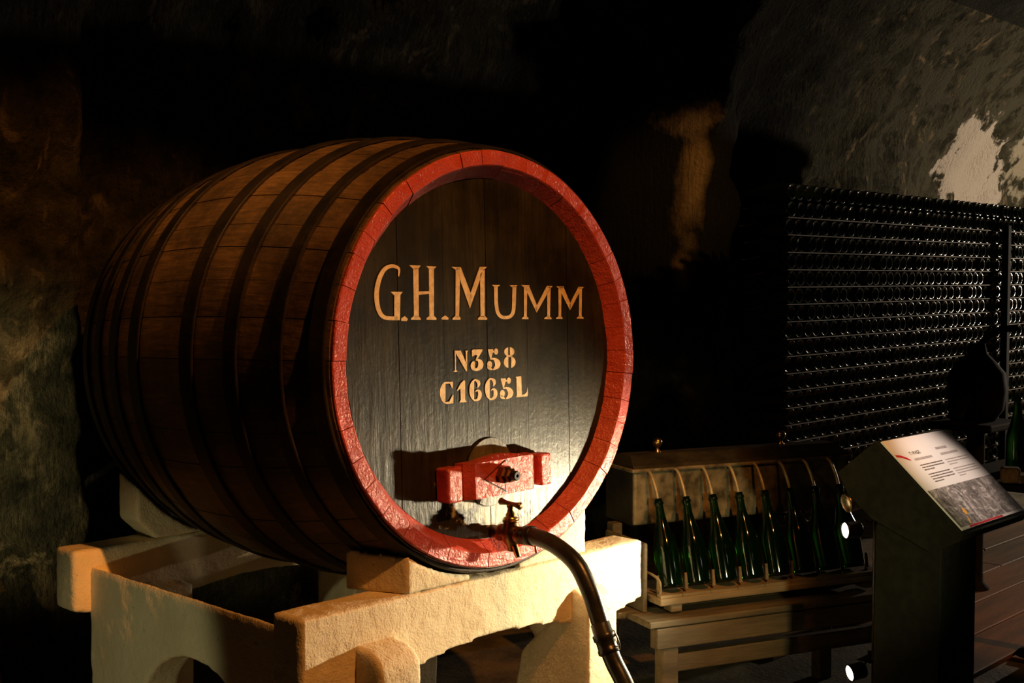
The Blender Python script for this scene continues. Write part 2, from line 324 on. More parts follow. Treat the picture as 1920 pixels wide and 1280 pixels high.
NUMBER_PAINT = [[[-1392,268],[-1346,267],[-1356,-305],[-1387,-303]],[[-1472,-304],[-1408,-286],[-1334,-290],[-1282,-313],[-1378,-330]],[[-1402,287],[-1155,278],[-919,-144],[-924,-333],[-959,-332]],[[-957,244],[-899,242],[-911,-160],[-964,16]],[[-999,266],[-849,270],[-893,234],[-964,237]],[[-714,259],[-661,295],[-281,282],[-300,228],[-413,101],[-583,130],[-693,84],[-714,101]],[[-496,121],[-404,111],[-540,-37],[-570,-20]],[[-558,-42],[-532,-43],[-548,-15],[-565,-30]],[[-532,-43],[-503,-43],[-517,2],[-548,-15]],[[-503,-43],[-488,-51],[-468,10],[-517,2]],[[-488,-51],[-483,-68],[-412,1],[-468,10]],[[-483,-68],[-474,-90],[-360,-19],[-412,1]],[[-474,-90],[-473,-110],[-311,-49],[-360,-19]],[[-473,-110],[-472,-124],[-283,-90],[-311,-49]],[[-472,-124],[-473,-143],[-266,-133],[-283,-90]],[[-473,-143],[-478,-160],[-259,-177],[-266,-133]],[[-478,-160],[-475,-174],[-274,-218],[-259,-177]],[[-475,-174],[-477,-189],[-298,-256],[-274,-218]],[[-477,-189],[-481,-203],[-334,-290],[-298,-256]],[[-481,-203],[-490,-220],[-383,-314],[-334,-290]],[[-490,-220],[-510,-240],[-435,-330],[-383,-314]],[[-510,-240],[-531,-257],[-484,-339],[-435,-330]],[[-531,-257],[-548,-262],[-527,-345],[-484,-339]],[[-548,-262],[-562,-264],[-571,-343],[-527,-345]],[[-562,-264],[-578,-263],[-612,-334],[-571,-343]],[[-578,-263],[-594,-250],[-655,-324],[-612,-334]],[[-594,-250],[-607,-237],[-700,-306],[-655,-324]],[[-607,-237],[-609,-226],[-743,-274],[-700,-306]],[[-609,-226],[-609,-215],[-765,-232],[-743,-274]],[[-609,-215],[-608,-194],[-774,-191],[-765,-232]],[[-608,-194],[-603,-174],[-774,-151],[-774,-191]],[[-603,-174],[-604,-157],[-755,-115],[-774,-151]],[[-604,-157],[-600,-137],[-730,-87],[-755,-115]],[[-600,-137],[-596,-121],[-704,-64],[-730,-87]],[[-596,-121],[-602,-110],[-669,-52],[-704,-64]],[[-602,-110],[-602,-98],[-640,-51],[-669,-52]],[[-602,-98],[-600,-84],[-621,-56],[-640,-51]],[[-63,275],[138,276],[148,227],[62,-19],[24,-25],[-63,251]],[[355,196],[346,155],[321,124],[286,107],[248,108],[215,128],[192,161],[185,202],[194,242],[219,274],[254,291],[292,289],[325,270],[348,237]],[[136,225],[226,233],[224,176],[128,172]],[[94,-181],[82,-228],[53,-265],[11,-284],[-35,-282],[-75,-259],[-102,-220],[-111,-172],[-99,-125],[-70,-88],[-29,-69],[17,-71],[57,-94],[85,-133]],[[45,-37],[79,-37],[64,-2],[35,-15]],[[79,-37],[122,-36],[112,14],[64,-2]],[[122,-36],[152,-43],[174,19],[112,14]],[[152,-43],[171,-66],[242,8],[174,19]],[[171,-66],[193,-97],[305,-14],[242,8]],[[193,-97],[205,-127],[364,-42],[305,-14]],[[205,-127],[212,-143],[403,-79],[364,-42]],[[212,-143],[213,-155],[430,-121],[403,-79]],[[213,-155],[209,-166],[445,-168],[430,-121]],[[209,-166],[215,-179],[433,-214],[445,-168]],[[215,-179],[216,-196],[408,-257],[433,-214]],[[216,-196],[214,-212],[368,-297],[408,-257]],[[214,-212],[205,-236],[308,-322],[368,-297]],[[205,-236],[179,-266],[248,-337],[308,-322]],[[179,-266],[156,-293],[198,-344],[248,-337]],[[156,-293],[143,-303],[167,-349],[198,-344]],[[143,-303],[137,-308],[145,-347],[167,-349]],[[137,-308],[130,-313],[134,-342],[145,-347]],[[-112,-222],[-108,-241],[-16,-222],[-28,-206]],[[-108,-241],[-99,-271],[-2,-243],[-16,-222]],[[-99,-271],[-79,-305],[11,-255],[-2,-243]],[[-79,-305],[-38,-325],[16,-262],[11,-255]],[[-38,-325],[-2,-334],[35,-274],[16,-262]],[[-2,-334],[29,-339],[57,-286],[35,-274]],[[29,-339],[57,-342],[77,-297],[57,-286]],[[57,-342],[82,-342],[96,-307],[77,-297]],[[82,-342],[100,-340],[110,-316],[96,-307]],[[771,35],[728,46],[690,62],[657,83],[631,107],[613,135],[605,164],[606,193],[616,221],[635,247],[662,270],[696,288],[735,301],[779,309]],[[848,309],[895,300],[939,285],[977,264],[1007,238],[1028,209],[1038,178],[1037,146],[1025,116],[1003,88],[972,65],[932,47],[888,35],[840,30]],[[766,-315],[717,-301],[673,-280],[636,-252],[607,-221],[587,-185],[578,-148],[579,-111],[590,-75],[612,-41],[643,-12],[681,12],[726,30],[776,40]],[[895,34],[943,20],[986,-2],[1023,-29],[1051,-60],[1071,-95],[1080,-132],[1079,-170],[1068,-206],[1046,-239],[1016,-268],[978,-292],[933,-310],[885,-320]],[[720,76],[891,70],[913,11],[695,20]]]
CAPACITY_PAINT = [[[-1789,-1218],[-1842,-1195],[-1890,-1159],[-1931,-1111],[-1963,-1055],[-1984,-993],[-1994,-926],[-1992,-859],[-1978,-794],[-1954,-735],[-1919,-683],[-1876,-640],[-1826,-610],[-1771,-593]],[[-1773,-595],[-1480,-600],[-1496,-798],[-1524,-796],[-1607,-651],[-1774,-646]],[[-1789,-1174],[-1643,-1171],[-1502,-985],[-1474,-987],[-1488,-1228],[-1729,-1231],[-1791,-1216]],[[-1056,-587],[-1009,-605],[-1019,-1173],[-1190,-1162],[-1201,-807],[-1182,-667]],[[-1182,-667],[-1201,-820],[-1309,-876],[-1336,-870]],[[-1189,-1154],[-1019,-1165],[-962,-1208],[-978,-1223],[-1244,-1221],[-1233,-1190]],[[-666,-1208],[-707,-1188],[-745,-1158],[-779,-1120],[-806,-1076],[-827,-1026],[-841,-972],[-848,-916],[-846,-859],[-837,-804],[-820,-752],[-796,-705],[-766,-664],[-730,-630],[-691,-605],[-648,-590]],[[-647,-639],[-629,-635],[-650,-583],[-670,-587]],[[-629,-635],[-609,-632],[-616,-578],[-650,-583]],[[-609,-632],[-593,-633],[-572,-582],[-616,-578]],[[-593,-633],[-575,-650],[-523,-592],[-572,-582]],[[-575,-650],[-554,-672],[-473,-610],[-523,-592]],[[-554,-672],[-546,-692],[-425,-638],[-473,-610]],[[-546,-692],[-535,-701],[-407,-679],[-425,-638]],[[-535,-701],[-525,-718],[-404,-717],[-407,-679]],[[-525,-718],[-520,-737],[-412,-754],[-404,-717]],[[-520,-737],[-517,-765],[-440,-788],[-412,-754]],[[-517,-765],[-522,-799],[-473,-817],[-440,-788]],[[-522,-799],[-524,-826],[-500,-835],[-473,-817]],[[-595,-953],[-567,-945],[-592,-920],[-611,-937]],[[-567,-945],[-533,-936],[-560,-897],[-592,-920]],[[-533,-936],[-517,-937],[-512,-883],[-560,-897]],[[-517,-937],[-516,-949],[-457,-895],[-512,-883]],[[-516,-949],[-508,-967],[-411,-920],[-457,-895]],[[-508,-967],[-507,-986],[-372,-955],[-411,-920]],[[-507,-986],[-504,-1006],[-356,-999],[-372,-955]],[[-504,-1006],[-504,-1035],[-351,-1044],[-356,-999]],[[-504,-1035],[-510,-1063],[-354,-1086],[-351,-1044]],[[-510,-1063],[-512,-1088],[-369,-1124],[-354,-1086]],[[-512,-1088],[-518,-1109],[-392,-1160],[-369,-1124]],[[-518,-1109],[-527,-1126],[-428,-1194],[-392,-1160]],[[-527,-1126],[-543,-1142],[-478,-1215],[-428,-1194]],[[-543,-1142],[-570,-1158],[-529,-1226],[-478,-1215]],[[-570,-1158],[-596,-1170],[-580,-1230],[-529,-1226]],[[-596,-1170],[-618,-1170],[-626,-1229],[-580,-1230]],[[-618,-1170],[-643,-1165],[-662,-1220],[-626,-1229]],[[-643,-1165],[-664,-1160],[-685,-1214],[-662,-1220]],[[-33,-1214],[-76,-1193],[-115,-1163],[-149,-1125],[-177,-1080],[-199,-1029],[-213,-975],[-219,-918],[-218,-861],[-208,-805],[-191,-752],[-166,-704],[-136,-663],[-99,-629],[-59,-603],[-15,-588]],[[-14,-638],[4,-634],[-17,-581],[-37,-585]],[[4,-634],[25,-630],[18,-576],[-17,-581]],[[25,-630],[42,-631],[63,-580],[18,-576]],[[42,-631],[60,-649],[113,-590],[63,-580]],[[60,-649],[82,-671],[164,-609],[113,-590]],[[82,-671],[90,-691],[213,-637],[164,-609]],[[90,-691],[101,-700],[231,-678],[213,-637]],[[101,-700],[111,-717],[234,-716],[231,-678]],[[111,-717],[116,-737],[227,-754],[234,-716]],[[116,-737],[120,-765],[198,-789],[227,-754]],[[120,-765],[114,-800],[165,-818],[198,-789]],[[114,-800],[112,-827],[136,-836],[165,-818]],[[40,-955],[68,-948],[42,-922],[23,-939]],[[68,-948],[102,-938],[75,-899],[42,-922]],[[102,-938],[120,-940],[124,-885],[75,-899]],[[120,-940],[120,-951],[181,-896],[124,-885]],[[120,-951],[128,-970],[228,-922],[181,-896]],[[128,-970],[129,-989],[268,-958],[228,-922]],[[129,-989],[133,-1009],[284,-1002],[268,-958]],[[133,-1009],[132,-1038],[289,-1047],[284,-1002]],[[132,-1038],[127,-1067],[287,-1091],[289,-1047]],[[127,-1067],[124,-1092],[271,-1129],[287,-1091]],[[124,-1092],[118,-1114],[247,-1165],[271,-1129]],[[118,-1114],[109,-1131],[210,-1199],[247,-1165]],[[109,-1131],[93,-1147],[159,-1220],[210,-1199]],[[93,-1147],[65,-1163],[107,-1232],[159,-1220]],[[65,-1163],[38,-1176],[55,-1236],[107,-1232]],[[38,-1176],[16,-1175],[8,-1235],[55,-1236]],[[16,-1175],[-9,-1170],[-30,-1226],[8,-1235]],[[-9,-1170],[-31,-1165],[-53,-1220],[-30,-1226]],[[441,-613],[645,-616],[655,-665],[568,-912],[530,-918],[440,-637]],[[867,-701],[857,-741],[832,-773],[797,-789],[758,-787],[724,-767],[701,-733],[693,-691],[703,-651],[728,-619],[763,-603],[802,-605],[836,-625],[860,-659]],[[644,-668],[735,-661],[734,-718],[635,-721]],[[600,-1077],[588,-1124],[558,-1161],[516,-1180],[469,-1177],[428,-1153],[401,-1113],[392,-1064],[403,-1017],[433,-981],[476,-962],[522,-964],[563,-988],[591,-1028]],[[550,-930],[585,-931],[570,-895],[540,-908]],[[585,-931],[629,-930],[618,-880],[570,-895]],[[629,-930],[660,-938],[682,-876],[618,-880]],[[660,-938],[679,-962],[751,-888],[682,-876]],[[679,-962],[701,-993],[816,-912],[751,-888]],[[701,-993],[714,-1024],[876,-941],[816,-912]],[[714,-1024],[721,-1040],[915,-979],[876,-941]],[[721,-1040],[722,-1053],[944,-1022],[915,-979]],[[722,-1053],[718,-1064],[959,-1070],[944,-1022]],[[718,-1064],[724,-1077],[946,-1116],[959,-1070]],[[724,-1077],[725,-1094],[921,-1159],[946,-1116]],[[725,-1094],[723,-1110],[880,-1199],[921,-1159]],[[723,-1110],[714,-1135],[819,-1224],[880,-1199]],[[714,-1135],[687,-1165],[758,-1237],[819,-1224]],[[687,-1165],[663,-1191],[707,-1243],[758,-1237]],[[663,-1191],[651,-1201],[675,-1248],[707,-1243]],[[651,-1201],[645,-1206],[653,-1245],[675,-1248]],[[645,-1206],[637,-1211],[641,-1241],[653,-1245]],[[390,-1115],[394,-1135],[489,-1117],[477,-1100]],[[394,-1135],[404,-1165],[503,-1138],[489,-1117]],[[404,-1165],[425,-1199],[516,-1150],[503,-1138]],[[425,-1199],[466,-1220],[521,-1158],[516,-1150]],[[466,-1220],[503,-1230],[540,-1170],[521,-1158]],[[503,-1230],[534,-1235],[563,-1182],[540,-1170]],[[534,-1235],[563,-1239],[583,-1194],[563,-1182]],[[563,-1239],[589,-1239],[602,-1204],[583,-1194]],[[589,-1239],[607,-1238],[616,-1213],[602,-1204]],[[1068,-597],[1309,-583],[1320,-1159],[1307,-1207],[1105,-1203],[1102,-644]],[[1062,-1217],[1063,-1192],[1320,-1159],[1438,-1149],[1534,-1081],[1566,-934],[1585,-1117],[1572,-1216]]]

# ================================================================== THE CAVE
def fbm(x, y, z, s=1.0):
    p = Vector((x * s, y * s, z * s))
    return noise.noise(p) + 0.5 * noise.noise(p * 2.1) + 0.25 * noise.noise(p * 4.3) + 0.12 * noise.noise(p * 9.1)
def wall_y(x):
    y = 2.35 - 0.42 * sstep(-0.10, -0.30, x)             # pier at the left, recess behind the cask
    y -= 0.55 * sstep(3.3, 3.7, x) * (1 - sstep(3.95, 4.3, x))     # buttress left of the bottle gallery
    y -= 0.25 * sstep(4.4, 5.2, x)
    return y
def profile(t):
    """0..1 up the wall and over the vault: returns (inset towards the viewer, height)"""
    if t < 0.55: return 0.0, 2.3 * t / 0.55
    a = (t - 0.55) / 0.45 * pi / 2
    return 4.6 * (1 - cos(a)), 2.3 + 2.3 * sin(a)
def cave_sheet(name, t0, t1, nt_, mat, label=None):
    xs = []; x = -3.2
    while x < 13.5:
        xs.append(x); x += 0.045 if x < 5 else 0.075
    vs_, fs = [], []
    for j in range(nt_ + 1):
        t = t0 + (t1 - t0) * j / nt_
        ins, z = profile(t)
        for x in xs:
            y = wall_y(x) - ins
            d = 0.16 * fbm(x, z, y * 0.3, 0.9) + 0.05 * fbm(x + 7, z, 3 + y * 0.3, 4.0)
            nrm = min(1.0, ins / 2.0)
            vs_.append((x, y + d * (1 - nrm * 0.7), z + d * nrm))
    w = len(xs)
    for j in range(nt_):
        for i in range(w - 1):
            fs.append((j * w + i, j * w + i + 1, (j + 1) * w + i + 1, (j + 1) * w + i))
    o = link(name, mesh(vs_, fs, name, False), mat, None, True)
    o['kind'] = 'structure'
    return o
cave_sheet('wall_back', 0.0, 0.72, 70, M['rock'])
cave_sheet('ceiling', 0.72, 1.0, 24, M['vault'])
fl = link('floor', box_me(-7, 13.5, -6.5, 2.9, -0.12, 0.0), M['floor']); fl['kind'] = 'structure'
random.seed(4)
for k, y in enumerate([-1.181, -0.94, -0.70, -0.457, -0.216, 0.025, 0.266, 0.507]):
    x = 1.95 + 0.35 * (k % 3)
    for ln in (2.4, 2.9):
        b_ = link('floor_board', box_me(x + .004, x + ln, y + .006, y + .236, 0.0, 0.022 + random.uniform(-.003, .003), 0.004, 1), M['board'], fl)
        x += ln + .004

# ================================================================== THE STAND
TEX_A = bpy.data.textures.new('plaster_lumps', 'CLOUDS'); TEX_A.noise_scale = 0.09; TEX_A.noise_depth = 3
TEX_B = bpy.data.textures.new('plaster_grit', 'CLOUDS'); TEX_B.noise_scale = 0.018; TEX_B.noise_depth = 2
def roughen(o, vox=0.011, a=0.007, b=0.003):
    r = o.modifiers.new('remesh', 'REMESH'); r.mode = 'VOXEL'; r.voxel_size = vox; r.use_smooth_shade = True
    for t, s in ((TEX_A, a), (TEX_B, b)):
        d = o.modifiers.new('lumps', 'DISPLACE'); d.texture = t; d.strength = s; d.mid_level = 0.5; d.texture_coords = 'GLOBAL'
    return o
BX = 0.713; BZ0, BZ1 = 0.545, 0.742
stand = thing('barrel_stand', (0, 0.68, 0), label='cream painted concrete cradle stand with arched beams under the big barrel', cat='stand')
def stand_part(name, me):
    me.transform(Matrix.Translation((0, -0.68, 0)))
    return roughen(link(name, me, M['concrete'], stand))
def beam(name, y0, y1):
    pts = [(-BX, BZ1), (BX, BZ1), (BX, BZ0), (0.52, BZ0 - 0.035)]
    for k in range(13):
        x = 0.40 - 0.80 * k / 12
        pts.append((x, 0.512 + 0.052 * (1 - (x / 0.40) ** 2)))
    pts += [(-0.52, BZ0 - 0.035), (-BX, BZ0)]
    return stand_part(name, loft_me([Vector((x, y0, z)) for x, z in pts], [Vector((x, y1, z)) for x, z in pts]))
beam('front_beam', 0.02, 0.152)
beam('rear_beam', 1.222, 1.352)
def side_panel(name, sx):
    x0, x1 = sx * 0.655, sx * 0.53
    pts = [(0.14, 0.688), (1.235, 0.688), (1.235, 0.0), (0.98, 0.0), (0.965, 0.24)]
    for k in range(15):
        a = pi * k / 14
        pts.append((0.62 + 0.30 * cos(a), 0.27 + 0.235 * sin(a)))
    pts += [(0.285, 0.24), (0.27, 0.0), (0.14, 0.0)]
    return stand_part(name, loft_me([Vector((x0, y, z)) for y, z in pts], [Vector((x1, y, z - 0.10 * (z > 0.6))) for y, z in pts]))
side_panel('side_panel', -1); side_panel('side_panel', 1)
def leg(x0, x1, y0, y1, flip=1):
    # side outline in y,z: rounded toe at the top of the projecting pier, deeper towards the ground
    pts = [(y0, 0.0), (y0, 0.585), (y0 + 0.015, 0.612), (y0 + 0.05, 0.63), (0.06, 0.645), (0.10, 0.53), (y1 * .8, 0.40), (y1, 0.15), (y1, 0.0)]
    return stand_part('leg', loft_me([Vector((x0, y, z)) for y, z in pts], [Vector((x1, y, z)) for y, z in pts]))
leg(0.345, 0.492, -0.05, 0.30); leg(-0.535, -0.395, -0.085, 0.26)
for s in (-1, 1):
    x0, x1 = sorted((s * 0.35, s * 0.50))
    stand_part('leg', box_me(x0, x1, 1.10, 1.33, 0.0, 0.60))

# ------------------------------------------------------------------ barrel frame of reference
TILT, TURN, ZC = -0.0286, -0.0296, 1.385
LEN, R_END, R_MID = 1.40, 0.61, 0.70
RBM = Matrix.Rotation(TURN, 3, 'Z') @ Matrix.Rotation(TILT, 3, 'X')
def b2w(p): return RBM @ Vector(p) + Vector((0, 0, ZC))
def rad(s): return R_END + (R_MID - R_END) * (1 - (2 * s / LEN - 1) ** 2)
def barrel_z(x, y, clear):
    """underside of the cask above the world point x, y"""
    cx = -TURN * y; cz = ZC + TILT * y; r = rad(max(0, min(LEN, y))) + clear
    return cz - sqrt(max(0.0, r * r - (x - cx) ** 2))

def chock(name, label, y0, y1, front, rear, base, cut=None):
    """wedge with a hollow bed: front/rear = (outer x, tip x)"""
    def outline(y, xo, xt):
        n = 12; pts = []
        for k in range(n + 1):
            x = xo + (xt - xo) * k / n
            pts.append(Vector((x, y, max(base + 0.006, barrel_z(x, y, 0.019)))))
        pts.append(Vector((xt, y, base)))
        if cut: pts += [Vector((xo + cut[0], y, base)), Vector((xo, y, base + cut[1]))]
        else: pts += [Vector((xo * .5 + xt * .5, y, base)), Vector((xo, y, base))]
        return pts
    o = link(name, loft_me(outline(y0, *front), outline(y1, *rear)), M['concrete'])
    roughen(o, 0.009, 0.005, 0.003)
    return tag(o, label, 'chock', 'chocks bedding the barrel on the stand')
chock('chock', 'cream wedge chock left under the red rim, its outer side orange', 0.022, 0.205, (-0.345, -0.10), (-0.425, -0.10), 0.7435)
chock('chock', 'bright cream wedge chock under the right side of the red rim behind the hose', 0.022, 0.205, (0.418, 0.10), (0.46, 0.10), 0.7435)
chock('chock', 'dim greenish wedge chock on the rear beam under the far end of the barrel', 1.222, 1.345, (-0.485, 0.0), (-0.485, 0.0), 0.7435, (0.07, 0.07))
chock('chock', 'shadowed wedge chock hidden under the far right of the barrel', 1.222, 1.345, (0.485, 0.14), (0.485, 0.14), 0.7435)

# ================================================================== THE BARREL
BASE = Vector((0, LEN / 2, -R_MID))
barrel = thing('wine_barrel', b2w(BASE), (TILT, 0, TURN), 'huge dark oak wine cask with red rim and cream lettering on its head', 'barrel')
def bpart(name, me, mat, parent=None, smooth=False):
    o = None
    if parent is None or parent is barrel:
        me.transform(Matrix.Translation(-BASE)); o = link(name, me, mat, barrel, smooth)
    else:
        me.transform(Matrix.Translation(-BASE)); o = link(name, me, mat, parent, smooth)
    return o
random.seed(11)
edges = [radians(150.5)]
while True:
    w = radians(random.uniform(7.2, 10.4))
    if edges[-1] + w > radians(510.5) - radians(5): break
    edges.append(edges[-1] + w)
edges.append(radians(510.5))
THK = 0.050
for k in range(len(edges) - 1):
    gap = random.choice([0.0004, 0.0006, 0.0009, 0.0016]) / R_END
    a0, a1 = edges[k] + gap, edges[k + 1] - gap
    lift = random.uniform(-0.0015, 0.0015)
    ns, na = 18, 4
    def ring(s, off, fa0=a0, fa1=a1, flat=0.0):
        out = []
        for i in range(na):
            a = fa0 + (fa1 - fa0) * i / (na - 1)
            r = rad(s) + off + lift - (flat if i in (0, na - 1) else 0.0)
            out.append((r * cos(a), s, r * sin(a)))
        return out
    vs_, fs = [], []
    for j in range(ns + 1):
        s = 0.012 + (LEN - 0.012) * j / ns
        vs_ += ring(s, 0.0, flat=0.0012) + ring(s, -THK)[::-1]
    c = 2 * na
    for j in range(ns):
        for i in range(c):
            fs.append((j * c + i, j * c + (i + 1) % c, (j + 1) * c + (i + 1) % c, (j + 1) * c + i))
    fs += [tuple(range(c)), tuple(ns * c + i for i in range(c))]
    st = bpart('stave', mesh(vs_, fs), M['stave'])
    # red painted end with its chamfer towards the head
    dy = random.uniform(-0.002, 0.001)
    prof = [(R_END - 0.001, 0.0125), (R_END - 0.001, dy + 0.003), (R_END - 0.004, dy), (R_END - 0.043, dy), (R_END - 0.0462, dy + 0.003), (R_END - 0.079, 0.0490), (R_END - 0.062, 0.0490), (R_END - 0.053, 0.0125)]
    vs_, fs = [], []
    for i in range(na):
        a = a0 + (a1 - a0) * i / (na - 1)
        ease = 0.0006 if i in (0, na - 1) else 0.0
        for r, y in prof: vs_.append(((r + lift) * cos(a), y + ease * (y < 0.01), (r + lift) * sin(a)))
    c = len(prof)
    for i in range(na - 1):
        for q in range(c):
            fs.append((i * c + q, i * c + (q + 1) % c, (i + 1) * c + (q + 1) % c, (i + 1) * c + q))
    fs += [tuple(range(c)), tuple((na - 1) * c + q for q in range(c))]
    pe = bpart('painted_end', mesh(vs_, fs), M['red'], st)
# hoops
for s0, s1 in ((0.020, 0.072), (0.166, 0.211), (0.342, 0.398), (0.541, 0.607), (0.855, 0.922), (1.02, 1.08), (1.17, 1.225), (1.31, 1.37)):
    vs_, fs = [], []; seg = 96
    for k in range(seg):
        a = 2 * pi * k / seg
        for s, off in ((s0, 0.001), (s0, 0.0065), (s0 + .003, 0.0085), (s1 - .003, 0.0085), (s1, 0.0065), (s1, 0.001)):
            r = rad(s) + off + 0.001; vs_.append((r * cos(a), s, r * sin(a)))
    for k in range(seg):
        for q in range(6):
            fs.append((k * 6 + q, k * 6 + (q + 1) % 6, ((k + 1) % seg) * 6 + (q + 1) % 6, ((k + 1) % seg) * 6 + q))
    h = bpart('hoop', mesh(vs_, fs), M['iron'])
# head boards, front and rear
R_HEAD = 0.5325
def strip(x0, x1, y0, y1, r):
    def zc(x): return sqrt(max(0, r * r - x * x))
    n = 8; top = [(x0 + (x1 - x0) * i / n) for i in range(n + 1)]
    out = [(x, zc(x)) for x in top] + [(x, -zc(x)) for x in top[::-1]]
    return loft_me([Vector((x, y0, z)) for x, z in out], [Vector((x, y1, z)) for x, z in out])
cuts = [-R_HEAD + 0.0005, -0.346, -0.177, -0.007, 0.161, 0.343, R_HEAD - 0.0005]
for i in range(len(cuts) - 1):
    dy = [0.0008, 0.0, 0.0012, 0.0003, 0.0009, 0.0002][i]
    bpart('head_board', strip(cuts[i] + 0.0009, cuts[i + 1] - 0.0009, 0.0463 + dy, 0.08, R_HEAD), M['head'])
    bpart('head_board', strip(cuts[i] + 0.0009, cuts[i + 1] - 0.0009, LEN - 0.08, LEN - 0.046, R_HEAD), M['head'])
# painted writing on the head (flat paint film)
def paint(name, polys):
    vs_, fs = [], []
    for p in polys:
        n0 = len(vs_)
        vs_ += [(x * 1e-4, 0.0455, z * 1e-4) for x, z in p]
        fs.append(tuple(range(n0, n0 + len(p))))
    me = mesh(vs_, fs, name, False)
    bm = bmesh.new(); bm.from_mesh(me)
    for f in bm.faces:
        f.normal_update()
        if f.normal.y > 0: f.normal_flip()
    bm.to_mesh(me); bm.free()
    o = bpart(name, me, M['cream_paint'])
    return o
paint('painted_name', NAME_PAINT)['label'] = 'large cream house name painted on the barrel head'
paint('painted_number', NUMBER_PAINT)['label'] = 'cream stencilled number N358'
paint('painted_capacity', CAPACITY_PAINT)['label'] = 'cream stencilled capacity C1665L'
BARM = Matrix.Translation((0.008, 0.0105, 0.0))
BARR = Matrix.Translation((-0.02, 0, -0.325)) @ Matrix.Rotation(radians(-1.2), 4, 'Y') @ Matrix.Translation((0.02, 0, 0.325 - 0.018))
def hpart_(name, me, mat, parent=None):
    me.transform(BARM @ (Matrix.Identity(4) if 'door' in name else BARR)); return bpart(name, me, mat, parent)
# manhole door behind the bar
def door_me(r, y0, y1):
    pts = [(-0.018 + r * 0.95 * cos(a), -0.335 + r * sin(a)) for a in [2 * pi * k / 40 for k in range(40)]]
    return loft_me([Vector((x, y0, z)) for x, z in pts], [Vector((x, y1, z)) for x, z in pts])
hpart_('door_seam', door_me(0.1035, 0.0347, 0.05), M['black_iron'])
hpart_('manhole_door', door_me(0.1005, 0.031, 0.05), M['door'])
# crossbar holding the door shut: steps along x, stepping out of the head
def bar_part(x0, x1, z0, z1, y_front, bev=0.006, bow=0.0):
    me = box_me(x0, x1, y_front, 0.0335, z0, z1, bev, 3)
    return me
cb = hpart_('crossbar', join_me([bar_part(-0.228, 0.186, -0.370, -0.282, 0.006)]), M['red'])
hpart_('bar_end', bar_part(-0.233, -0.178, -0.378, -0.279, -0.022, 0.007), M['red'], cb)
hpart_('bar_end', bar_part(0.142, 0.190, -0.376, -0.280, -0.022, 0.007), M['red'], cb)
pts = [(-0.160, 0.03), (-0.156, 0.0), (-0.134, -0.027), (0.104, -0.027), (0.122, 0.0), (0.126, 0.03)]
hpart_('bar_block', loft_me([Vector((x, y, -0.379)) for x, y in pts], [Vector((x, y, -0.275)) for x, y in pts]), M['red'], cb)
# bowed top of the block
bp = [(-0.11 + 0.20 * k / 10, -0.2745 + 0.012 * sin(pi * k / 10)) for k in range(11)]
hpart_('bar_crest', loft_me([Vector((x, -0.008, z)) for x, z in bp] + [Vector((0.09, -0.008, -0.278)), Vector((-0.11, -0.008, -0.278))],
                           [Vector((x, 0.02, z)) for x, z in bp] + [Vector((0.09, 0.02, -0.278)), Vector((-0.11, 0.02, -0.278))]), M['red'], cb)
# raised diamond with incised outline
dc = (-0.012, -0.325)
def diamond(rx, rz, y0, y1):
    p = [(dc[0] - rx, dc[1]), (dc[0], dc[1] - rz), (dc[0] + rx, dc[1]), (dc[0], dc[1] + rz)]
    return loft_me([Vector((x, y0, z)) for x, z in p], [Vector((x, y1, z)) for x, z in p])
hpart_('diamond_groove', diamond(0.0895, 0.0485, -0.0276, -0.01), M['black_iron'], cb)
hpart_('diamond', diamond(0.0845, 0.0450, -0.0300, -0.01), M['red'], cb)
# threaded bolt with its nut
bo = hpart_('bolt', xform(lathe_me([(0.014, -0.04), (0.014, 0.064), (0.012, 0.068), (0.005, 0.068), (0.005, 0.058)], 18, 'Y'), Matrix.Translation((-0.03, -0.026, -0.318)) @ Matrix.Rotation(pi, 4, 'Z')), M['black_iron'], cb)
hpart_('nut', xform(lathe_me([(0.025, 0.002), (0.027, 0.006), (0.027, 0.026), (0.020, 0.032), (0.022, 0.044), (0.015, 0.049)], 6, 'Y'), Matrix.Translation((-0.03, -0.026, -0.318)) @ Matrix.Rotation(pi, 4, 'Z')), M['bronze'], cb)

# ================================================================== THE TAP
tap = thing('brass_tap', b2w((0.0, -0.03, -0.513)), (TILT, 0, TURN), 'old brass tap with T handle screwed into the bottom of the barrel head', 'tap')
def tpart(name, me, mat, sm=True): return link(name, me, mat, tap, sm)
tpart('stem', lathe_me([(0.019, 0.0755), (0.019, 0.050), (0.025, 0.047), (0.025, 0.036), (0.017, 0.028), (0.017, 0.0)], 20, 'Y'), M['bronze'])
tpart('body', lathe_me([(0.006, -0.052), (0.011, -0.050), (0.013, -0.036), (0.018, -0.032), (0.027, -0.018), (0.030, 0.0), (0.028, 0.020), (0.022, 0.032), (0.024, 0.036), (0.024, 0.042), (0.016, 0.046)], 24), M['bronze'])
tpart('packing_nut', xform(lathe_me([(0.019, 0.0), (0.022, 0.003), (0.022, 0.010), (0.014, 0.015), (0.016, 0.019), (0.011, 0.025), (0.009, 0.036), (0.012, 0.044), (0.009, 0.050)], 20), Matrix.Translation((0, 0, 0.038))), M['brass'])
def bar_r(t): return 0.0065 + 0.0045 * (abs(t - 0.5) * 2) ** 2
tpart('handle', tube_me([(0.004 * (i / 12 - .5), -0.042 + 0.084 * i / 12, 0.089 + 0.006 * (i / 12 - .5)) for i in range(13)], bar_r, 12), M['bronze'])
tpart('outlet', lathe_me([(0.019, 0.0), (0.020, -0.026), (0.0255, -0.029), (0.0255, -0.043), (0.021, -0.046), (0.021, -0.062)], 20, 'Y'), M['bronze'])
